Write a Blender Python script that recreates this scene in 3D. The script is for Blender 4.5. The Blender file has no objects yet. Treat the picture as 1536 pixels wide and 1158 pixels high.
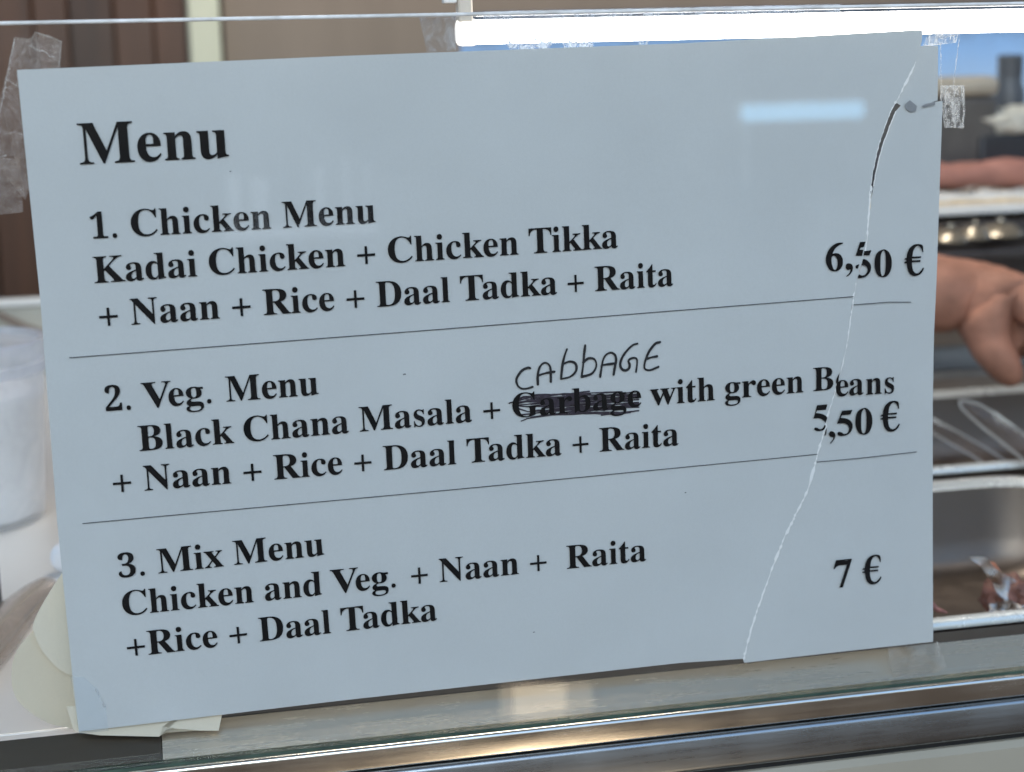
import bpy, bmesh, math, random
from mathutils import Vector, Matrix, noise, geometry

random.seed(7)
SC = bpy.context.scene
COL = SC.collection

# ------------------------------------------------------------------ camera
CAM = Vector((0.04627, -0.73595, 0.30285))
RIGHT = Vector((0.97652, -0.21423, -0.02273))
UP = Vector((0.06496, 0.19221, 0.97920))
FWD = Vector((0.20541, 0.95768, -0.20161))
FPX = 2500.0
cam = bpy.data.cameras.new('camera')
cam.sensor_width = 36.0
cam.lens = FPX / 1536 * 36
cam.clip_start = 0.01
cam.clip_end = 60
cam.dof.use_dof = True
cam.dof.focus_distance = 0.770
cam.dof.aperture_fstop = 8
co = bpy.data.objects.new('camera', cam)
COL.objects.link(co)
rm = Matrix((RIGHT, UP, -FWD)).transposed().to_4x4()
co.matrix_world = Matrix.Translation(CAM) @ rm
SC.camera = co

# ------------------------------------------------------------------ light
SC.view_settings.view_transform = 'Standard'
SC.view_settings.look = 'None'
SC.view_settings.exposure = 0.0
SC.view_settings.gamma = 1.0
SC.view_settings.use_curve_mapping = False
wd = bpy.data.worlds.new('World')
SC.world = wd
wd.use_nodes = True
nt = wd.node_tree
bg = nt.nodes['Background']
tc = nt.nodes.new('ShaderNodeTexCoord')
sx = nt.nodes.new('ShaderNodeSeparateXYZ')
rp = nt.nodes.new('ShaderNodeValToRGB')
mr = nt.nodes.new('ShaderNodeMapRange')
mr.inputs['From Min'].default_value = -1
mr.inputs['From Max'].default_value = 1
nt.links.new(tc.outputs['Generated'], sx.inputs[0])
nt.links.new(sx.outputs['Z'], mr.inputs['Value'])
nt.links.new(mr.outputs['Result'], rp.inputs[0])
nt.links.new(rp.outputs['Color'], bg.inputs['Color'])
e = rp.color_ramp.elements
e[0].position = 0.0
e[0].color = (0.03, 0.027, 0.025, 1)
e[1].position = 1.0
e[1].color = (0.30, 0.42, 0.60, 1)
for p_, c_ in ((0.47, (0.07, 0.06, 0.055, 1)), (0.53, (0.36, 0.36, 0.34, 1)), (0.60, (0.50, 0.66, 0.84, 1)), (0.68, (0.30, 0.56, 1.0, 1))):
    x_ = e.new(p_)
    x_.color = c_
bg.inputs['Strength'].default_value = 1.4
SC.cycles.transparent_max_bounces = 64


def area(name, loc, target, size, sizey, power, color):
    l = bpy.data.lights.new(name, 'AREA')
    l.shape = 'RECTANGLE'
    l.size = size
    l.size_y = sizey
    l.energy = power
    l.color = color
    o = bpy.data.objects.new(name, l)
    o.location = loc
    o.rotation_euler = (Vector(target) - Vector(loc)).to_track_quat('-Z', 'Y').to_euler()
    COL.objects.link(o)
    return o


area('daylight_lamp', (-0.40, -2.0, 1.20), (0.22, 0, 0.08), 1.6, 0.9, 28, (0.94, 1.0, 0.99))
area('interior_fill', (0.45, 0.75, 1.28), (0.45, 0.8, 0), 0.5, 0.3, 12, (1.0, 0.94, 0.86))  # added warm fill to brighten the stall interior, no known lamp
area('warm_glint_fill', (0.49, -1.2, -0.80), (0.22, 0, -0.03), 0.085, 0.16, 0.28, (1.0, 0.82, 0.60)).data.shape = 'ELLIPSE'  # added unseen warm lights, placed for the glint on rail and ledge
area('warm_glint_fill', (0.487, -1.2, -0.66), (0.22, 0, -0.03), 0.07, 0.32, 0.30, (1.0, 0.80, 0.56))
area('warm_glint_fill', (0.495, -1.2, -0.66), (0.22, 0, -0.03), 0.12, 0.32, 0.30, (1.0, 0.80, 0.56))
area('slat_fill', (0.3, -0.9, 2.0), (0.3, -2.4, 0.1), 1.0, 0.6, 90, (0.90, 0.95, 1.0))  # added fill that lights the slats and stem behind the viewer


# ------------------------------------------------------------------ helpers
def at(u, v, Y):
    d = FWD + RIGHT * ((u - 768) / FPX) - UP * ((v - 579) / FPX)
    return CAM + d * ((Y - CAM.y) / d.y)


def atz(u, v, Z):
    d = FWD + RIGHT * ((u - 768) / FPX) - UP * ((v - 579) / FPX)
    return CAM + d * ((Z - CAM.z) / d.z)


def tag(o, label=None, cat=None, group=None, kind=None):
    if label: o['label'] = label
    if cat: o['category'] = cat
    if group: o['group'] = group
    if kind: o['kind'] = kind
    return o


def link(name, me, mats, parent=None):
    o = bpy.data.objects.new(name, me)
    for m in (mats if isinstance(mats, (list, tuple)) else [mats]):
        me.materials.append(m)
    COL.objects.link(o)
    if parent is not None:
        o.parent = parent
    return o


def empty(name, label, cat, loc=(0, 0, 0), group=None):
    o = bpy.data.objects.new(name, None)
    o.empty_display_size = 0.02
    COL.objects.link(o)
    o.location = loc
    tag(o, label, cat, group)
    return o


def fin(name, bm, mat, parent=None, smooth=True, bevel=0, segs=2, angle=35, world=True):
    """bmesh in world coordinates -> one mesh object (re-expressed under its parent)"""
    bmesh.ops.recalc_face_normals(bm, faces=bm.faces[:])
    me = bpy.data.meshes.new(name)
    if parent is not None:
        off = parent.location
        pp = parent.parent
        while pp is not None:
            off = off + pp.location
            pp = pp.parent
        bm.transform(Matrix.Translation(-off))
    bm.to_mesh(me)
    bm.free()
    if smooth:
        for p in me.polygons: p.use_smooth = True
        try:
            me.set_sharp_from_angle(angle=math.radians(angle))
        except Exception:
            pass
    o = link(name, me, mat, parent)
    if bevel:
        b = o.modifiers.new('bevel', 'BEVEL')
        b.width = bevel
        b.segments = segs
        b.limit_method = 'ANGLE'
        b.angle_limit = math.radians(30)
        b.harden_normals = False
    return o


def box(bm, lo, hi):
    vs = [bm.verts.new((x, y, z)) for x in (lo[0], hi[0]) for y in (lo[1], hi[1]) for z in (lo[2], hi[2])]
    for f in ((0, 1, 3, 2), (4, 6, 7, 5), (0, 4, 5, 1), (2, 3, 7, 6), (0, 2, 6, 4), (1, 5, 7, 3)):
        bm.faces.new([vs[i] for i in f])


def boxo(name, lo, hi, mat, parent=None, bevel=0.002):
    bm = bmesh.new()
    box(bm, lo, hi)
    return fin(name, bm, mat, parent, bevel=bevel)


def prism(bm, pts, vec):
    """closed polygon (list of Vectors) pushed along vec"""
    vec = Vector(vec)
    a = [bm.verts.new(p) for p in pts]
    b = [bm.verts.new(Vector(p) + vec) for p in pts]
    n = len(pts)
    bm.faces.new(a)
    bm.faces.new(b[::-1])
    for i in range(n):
        bm.faces.new((a[i], b[i], b[(i + 1) % n], a[(i + 1) % n]))


def lathe(bm, prof, c, n=48, axis='Z'):
    rings = []
    for r, z in prof:
        if r < 1e-6:
            rings.append([bm.verts.new((c[0], c[1], c[2] + z))])
        else:
            rings.append([bm.verts.new((c[0] + r * math.cos(2 * math.pi * i / n), c[1] + r * math.sin(2 * math.pi * i / n), c[2] + z)) for i in range(n)])
    for A, B in zip(rings, rings[1:]):
        for i in range(n):
            j = (i + 1) % n
            if len(A) == 1 and len(B) == 1: continue
            if len(A) == 1: bm.faces.new((A[0], B[j], B[i]))
            elif len(B) == 1: bm.faces.new((A[i], A[j], B[0]))
            else: bm.faces.new((A[i], A[j], B[j], B[i]))


def tube(bm, pts, radii, n=12, flat=1.0, up=Vector((0, 0, 1)), caps=True):
    pts = [Vector(p) for p in pts]
    rings = []
    for i, p in enumerate(pts):
        t = (pts[min(i + 1, len(pts) - 1)] - pts[max(i - 1, 0)]).normalized()
        s = t.cross(up).normalized()
        w = s.cross(t).normalized()
        r = radii[i] if isinstance(radii, (list, tuple)) else radii
        rings.append([bm.verts.new(p + s * r * math.cos(2 * math.pi * k / n) + w * r * flat * math.sin(2 * math.pi * k / n)) for k in range(n)])
    for A, B in zip(rings, rings[1:]):
        for k in range(n):
            bm.faces.new((A[k], A[(k + 1) % n], B[(k + 1) % n], B[k]))
    if caps:
        bm.faces.new(rings[0][::-1])
        bm.faces.new(rings[-1])


# ------------------------------------------------------------------ materials
def mat(name):
    m = bpy.data.materials.new(name)
    m.use_nodes = True
    return m, m.node_tree, m.node_tree.nodes['Principled BSDF']


def N(nt, t, **k):
    n = nt.nodes.new(t)
    for a, v in k.items(): setattr(n, a, v)
    return n


def simple(name, col, rough=0.5, metal=0.0, vary=0.12, scale=30, bump=0.0, bscale=200, spec=0.5, stretch=(1, 1, 1)):
    m, nt, b = mat(name)
    tc = N(nt, 'ShaderNodeTexCoord')
    mp = N(nt, 'ShaderNodeMapping')
    mp.inputs['Scale'].default_value = stretch
    nt.links.new(tc.outputs['Object'], mp.inputs[0])
    ns = N(nt, 'ShaderNodeTexNoise')
    ns.inputs['Scale'].default_value = scale
    ns.inputs['Detail'].default_value = 5
    nt.links.new(mp.outputs[0], ns.inputs['Vector'])
    r = N(nt, 'ShaderNodeValToRGB')
    r.color_ramp.elements[0].position = 0.3
    r.color_ramp.elements[1].position = 0.7
    r.color_ramp.elements[0].color = tuple(c * (1 - vary) for c in col) + (1,)
    r.color_ramp.elements[1].color = tuple(min(1, c * (1 + vary)) for c in col) + (1,)
    nt.links.new(ns.outputs['Fac'], r.inputs[0])
    nt.links.new(r.outputs[0], b.inputs['Base Color'])
    b.inputs['Roughness'].default_value = rough
    b.inputs['Metallic'].default_value = metal
    b.inputs['Specular IOR Level'].default_value = spec
    if bump:
        n2 = N(nt, 'ShaderNodeTexNoise')
        n2.inputs['Scale'].default_value = bscale
        n2.inputs['Detail'].default_value = 4
        nt.links.new(mp.outputs[0], n2.inputs['Vector'])
        bp = N(nt, 'ShaderNodeBump')
        bp.inputs['Strength'].default_value = bump
        bp.inputs['Distance'].default_value = 0.002
        nt.links.new(n2.outputs['Fac'], bp.inputs['Height'])
        nt.links.new(bp.outputs[0], b.inputs['Normal'])
    return m


def steel(name, col=(0.56, 0.55, 0.53), rough=0.25, stretch=(0.6, 30, 30), scale=12, var=0.10, bump=0.05):
    m, nt, b = mat(name)
    tc = N(nt, 'ShaderNodeTexCoord')
    mp = N(nt, 'ShaderNodeMapping')
    mp.inputs['Scale'].default_value = stretch
    nt.links.new(tc.outputs['Object'], mp.inputs[0])
    ns = N(nt, 'ShaderNodeTexNoise')
    ns.inputs['Scale'].default_value = scale
    ns.inputs['Detail'].default_value = 6
    ns.inputs['Roughness'].default_value = 0.7
    nt.links.new(mp.outputs[0], ns.inputs['Vector'])
    blot = N(nt, 'ShaderNodeTexNoise')
    blot.inputs['Scale'].default_value = 25
    blot.inputs['Detail'].default_value = 6
    nt.links.new(tc.outputs['Object'], blot.inputs['Vector'])
    r = N(nt, 'ShaderNodeMapRange')
    r.inputs['To Min'].default_value = rough - var
    r.inputs['To Max'].default_value = rough + var
    mx = N(nt, 'ShaderNodeMath', operation='MULTIPLY_ADD')
    mx.inputs[1].default_value = 0.5
    nt.links.new(ns.outputs['Fac'], mx.inputs[0])
    h = N(nt, 'ShaderNodeMath', operation='MULTIPLY')
    h.inputs[1].default_value = 0.5
    nt.links.new(blot.outputs['Fac'], h.inputs[0])
    nt.links.new(h.outputs[0], mx.inputs[2])
    r.inputs['From Min'].default_value = 0.3
    r.inputs['From Max'].default_value = 0.7
    nt.links.new(mx.outputs[0], r.inputs['Value'])
    nt.links.new(r.outputs[0], b.inputs['Roughness'])
    b.inputs['Metallic'].default_value = 1.0
    b.inputs['Base Color'].default_value = col + (1,)
    bp = N(nt, 'ShaderNodeBump')
    bp.inputs['Strength'].default_value = bump
    bp.inputs['Distance'].default_value = 0.001
    nt.links.new(ns.outputs['Fac'], bp.inputs['Height'])
    nt.links.new(bp.outputs[0], b.inputs['Normal'])
    return m


def paper_mat(name, col, transl=0.12):
    m, nt, b = mat(name)
    tc = N(nt, 'ShaderNodeTexCoord')
    n1 = N(nt, 'ShaderNodeTexNoise')
    n1.inputs['Scale'].default_value = 900
    n1.inputs['Detail'].default_value = 3
    n2 = N(nt, 'ShaderNodeTexNoise')
    n2.inputs['Scale'].default_value = 14
    n2.inputs['Detail'].default_value = 5
    for n in (n1, n2): nt.links.new(tc.outputs['Object'], n.inputs['Vector'])
    r = N(nt, 'ShaderNodeValToRGB')
    r.color_ramp.elements[0].position = 0.35
    r.color_ramp.elements[1].position = 0.65
    r.color_ramp.elements[0].color = tuple(c * 0.93 for c in col) + (1,)
    r.color_ramp.elements[1].color = col + (1,)
    mx = N(nt, 'ShaderNodeMath', operation='MULTIPLY_ADD')
    mx.inputs[1].default_value = 0.35
    h = N(nt, 'ShaderNodeMath', operation='MULTIPLY')
    h.inputs[1].default_value = 0.65
    nt.links.new(n2.outputs['Fac'], h.inputs[0])
    nt.links.new(n1.outputs['Fac'], mx.inputs[0])
    nt.links.new(h.outputs[0], mx.inputs[2])
    nt.links.new(mx.outputs[0], r.inputs[0])
    nt.links.new(r.outputs[0], b.inputs['Base Color'])
    b.inputs['Roughness'].default_value = 0.7
    b.inputs['Specular IOR Level'].default_value = 0.25
    bp = N(nt, 'ShaderNodeBump')
    bp.inputs['Strength'].default_value = 0.10
    bp.inputs['Distance'].default_value = 0.0004
    bp2 = N(nt, 'ShaderNodeBump')
    bp2.inputs['Strength'].default_value = 0.9
    bp2.inputs['Distance'].default_value = 0.004
    n3 = N(nt, 'ShaderNodeTexNoise')
    n3.inputs['Scale'].default_value = 7
    n3.inputs['Detail'].default_value = 2
    nt.links.new(tc.outputs['Object'], n3.inputs['Vector'])
    nt.links.new(n3.outputs['Fac'], bp2.inputs['Height'])
    nt.links.new(n1.outputs['Fac'], bp.inputs['Height'])
    nt.links.new(bp2.outputs[0], bp.inputs['Normal'])
    nt.links.new(bp.outputs[0], b.inputs['Normal'])
    if transl:
        t = N(nt, 'ShaderNodeBsdfTranslucent')
        nt.links.new(r.outputs[0], t.inputs['Color'])
        ms = N(nt, 'ShaderNodeMixShader')
        ms.inputs[0].default_value = transl
        out = nt.nodes['Material Output']
        nt.links.new(b.outputs[0], ms.inputs[1])
        nt.links.new(t.outputs[0], ms.inputs[2])
        nt.links.new(ms.outputs[0], out.inputs['Surface'])
    return m


def clear(name, tint=(1, 1, 1), ior=1.45, rough=0.0, haze=0.0, hcol=(0.8, 0.8, 0.8), pattern=None, pscale=60, lo=0.5, hi=0.7, bump=0.0, stretch=(1, 1, 1)):
    """clear sheet: see-through + fresnel gloss, with an optional whitish film (scratches, smears, glue)"""
    m = bpy.data.materials.new(name)
    m.use_nodes = True
    nt = m.node_tree
    nt.nodes.clear()
    out = N(nt, 'ShaderNodeOutputMaterial')
    tr = N(nt, 'ShaderNodeBsdfTransparent')
    tr.inputs[0].default_value = tint + (1,)
    gl = N(nt, 'ShaderNodeBsdfGlossy')
    gl.inputs['Roughness'].default_value = rough
    fr = N(nt, 'ShaderNodeFresnel')
    ge = N(nt, 'ShaderNodeNewGeometry')      # the same gloss on the inner side of the sheet, no total reflection inside it
    mi = N(nt, 'ShaderNodeMix')
    mi.inputs[2].default_value = ior
    mi.inputs[3].default_value = 1 / ior
    nt.links.new(ge.outputs['Backfacing'], mi.inputs[0])
    nt.links.new(mi.outputs[0], fr.inputs['IOR'])
    ms = N(nt, 'ShaderNodeMixShader')
    nt.links.new(fr.outputs[0], ms.inputs[0])
    nt.links.new(tr.outputs[0], ms.inputs[1])
    nt.links.new(gl.outputs[0], ms.inputs[2])
    last = ms
    tc = N(nt, 'ShaderNodeTexCoord')
    mp = N(nt, 'ShaderNodeMapping')
    mp.inputs['Scale'].default_value = stretch
    nt.links.new(tc.outputs['Object'], mp.inputs[0])
    ns = N(nt, 'ShaderNodeTexNoise')
    ns.inputs['Scale'].default_value = pscale
    ns.inputs['Detail'].default_value = 8
    ns.inputs['Roughness'].default_value = 0.65
    ns.inputs['Distortion'].default_value = 1.2
    nt.links.new(mp.outputs[0], ns.inputs['Vector'])
    if haze or pattern:
        df = N(nt, 'ShaderNodeBsdfDiffuse')
        df.inputs[0].default_value = hcol + (1,)
        tl = N(nt, 'ShaderNodeBsdfTranslucent')
        tl.inputs[0].default_value = hcol + (1,)
        md = N(nt, 'ShaderNodeMixShader')
        nt.links.new(df.outputs[0], md.inputs[1])
        nt.links.new(tl.outputs[0], md.inputs[2])
        m2 = N(nt, 'ShaderNodeMixShader')
        nt.links.new(ms.outputs[0], m2.inputs[1])
        nt.links.new(md.outputs[0], m2.inputs[2])
        if pattern:
            mr = N(nt, 'ShaderNodeMapRange')
            mr.inputs['From Min'].default_value = lo
            mr.inputs['From Max'].default_value = hi
            mr.inputs['To Min'].default_value = haze
            mr.inputs['To Max'].default_value = pattern
            nt.links.new(ns.outputs['Fac'], mr.inputs['Value'])
            nt.links.new(mr.outputs[0], m2.inputs[0])
        else:
            m2.inputs[0].default_value = haze
        last = m2
    if bump:
        bp = N(nt, 'ShaderNodeBump')
        bp.inputs['Strength'].default_value = bump
        bp.inputs['Distance'].default_value = 0.001
        nt.links.new(ns.outputs['Fac'], bp.inputs['Height'])
        nt.links.new(bp.outputs[0], gl.inputs['Normal'])
        nt.links.new(bp.outputs[0], fr.inputs['Normal'])
    nt.links.new(last.outputs[0], out.inputs['Surface'])
    return m


def glow(name, col, s):
    m = bpy.data.materials.new(name)
    m.use_nodes = True
    nt = m.node_tree
    nt.nodes.clear()
    out = N(nt, 'ShaderNodeOutputMaterial')
    em = N(nt, 'ShaderNodeEmission')
    em.inputs[0].default_value = col + (1,)
    em.inputs[1].default_value = s
    nt.links.new(em.outputs[0], out.inputs['Surface'])
    return m


M_PAPER = paper_mat('white_paper', (0.645, 0.665, 0.663), 0.05)
M_FIBRE = paper_mat('torn_paper_fibre', (0.97, 0.97, 0.96), 0.1)
M_INK = simple('black_toner', (0.004, 0.0045, 0.0055), 0.6, vary=0.2, spec=0.12)
M_RULE = simple('thin_toner_rule', (0.06, 0.065, 0.07), 0.6, vary=0.3, scale=300)
M_PEN = simple('black_ballpoint', (0.014, 0.016, 0.02), 0.4, vary=0.3, scale=400)
M_SCRIB = simple('purple_black_ballpoint', (0.035, 0.028, 0.042), 0.4, vary=0.6, scale=500)
M_GLASS = clear('counter_glass', (0.985, 0.99, 0.987), 1.42, 0.0, haze=0.0, pattern=0.014, pscale=22, lo=0.55, hi=0.8, hcol=(0.75, 0.77, 0.8))
M_GEDGE = simple('lit_glass_edge', (0.85, 0.83, 0.79), 0.3, vary=0.25, scale=90)  # light caught on the top edge, put into a pale colour
M_GDARK = simple('green_glass_edge', (0.03, 0.055, 0.035), 0.15, vary=0.4, scale=60)
M_RAIL = steel('brushed_rail_steel', (0.84, 0.79, 0.70), 0.22, stretch=(1.2, 30, 30), bump=0.012)
M_RAIL2 = steel('reflect_tint_steel', (0.41, 0.43, 0.44), 0.30, stretch=(1.2, 30, 30), bump=0.012)  # bluish-grey reflection of the lower rail put into the base colour
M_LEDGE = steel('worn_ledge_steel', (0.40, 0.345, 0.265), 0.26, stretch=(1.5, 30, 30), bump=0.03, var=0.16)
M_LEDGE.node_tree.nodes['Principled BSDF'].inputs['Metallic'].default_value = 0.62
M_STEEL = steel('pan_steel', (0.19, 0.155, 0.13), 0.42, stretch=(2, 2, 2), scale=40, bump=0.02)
M_PLATE = steel('table_steel', (0.80, 0.78, 0.75), 0.35, stretch=(20, 1, 20), bump=0.03)
M_PLATE.node_tree.nodes['Principled BSDF'].inputs['Metallic'].default_value = 0.35
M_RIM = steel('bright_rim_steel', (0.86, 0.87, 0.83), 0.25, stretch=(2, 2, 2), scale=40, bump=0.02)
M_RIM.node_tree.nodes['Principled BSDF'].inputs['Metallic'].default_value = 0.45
M_MIRROR = steel('polished_back_steel', (0.62, 0.62, 0.62), 0.16, stretch=(1, 1.5, 1.5), scale=9, var=0.08, bump=0.5)
M_GAP = simple('dark_gap', (0.012, 0.012, 0.012), 0.6)
M_PANEL = simple('light_grey_panel', (0.40, 0.36, 0.28), 0.45, vary=0.05, scale=12)
M_TUBE = glow('lit_tube', (1.0, 0.97, 0.92), 11.0)
M_END = glow('frosted_lit_end', (1.0, 0.97, 0.93), 1.3)
M_CAP = simple('white_lamp_plastic', (0.82, 0.80, 0.76), 0.35, vary=0.04)
M_BRACKET = simple('cream_lamp_holder', (0.66, 0.58, 0.48), 0.4, vary=0.1)

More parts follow.
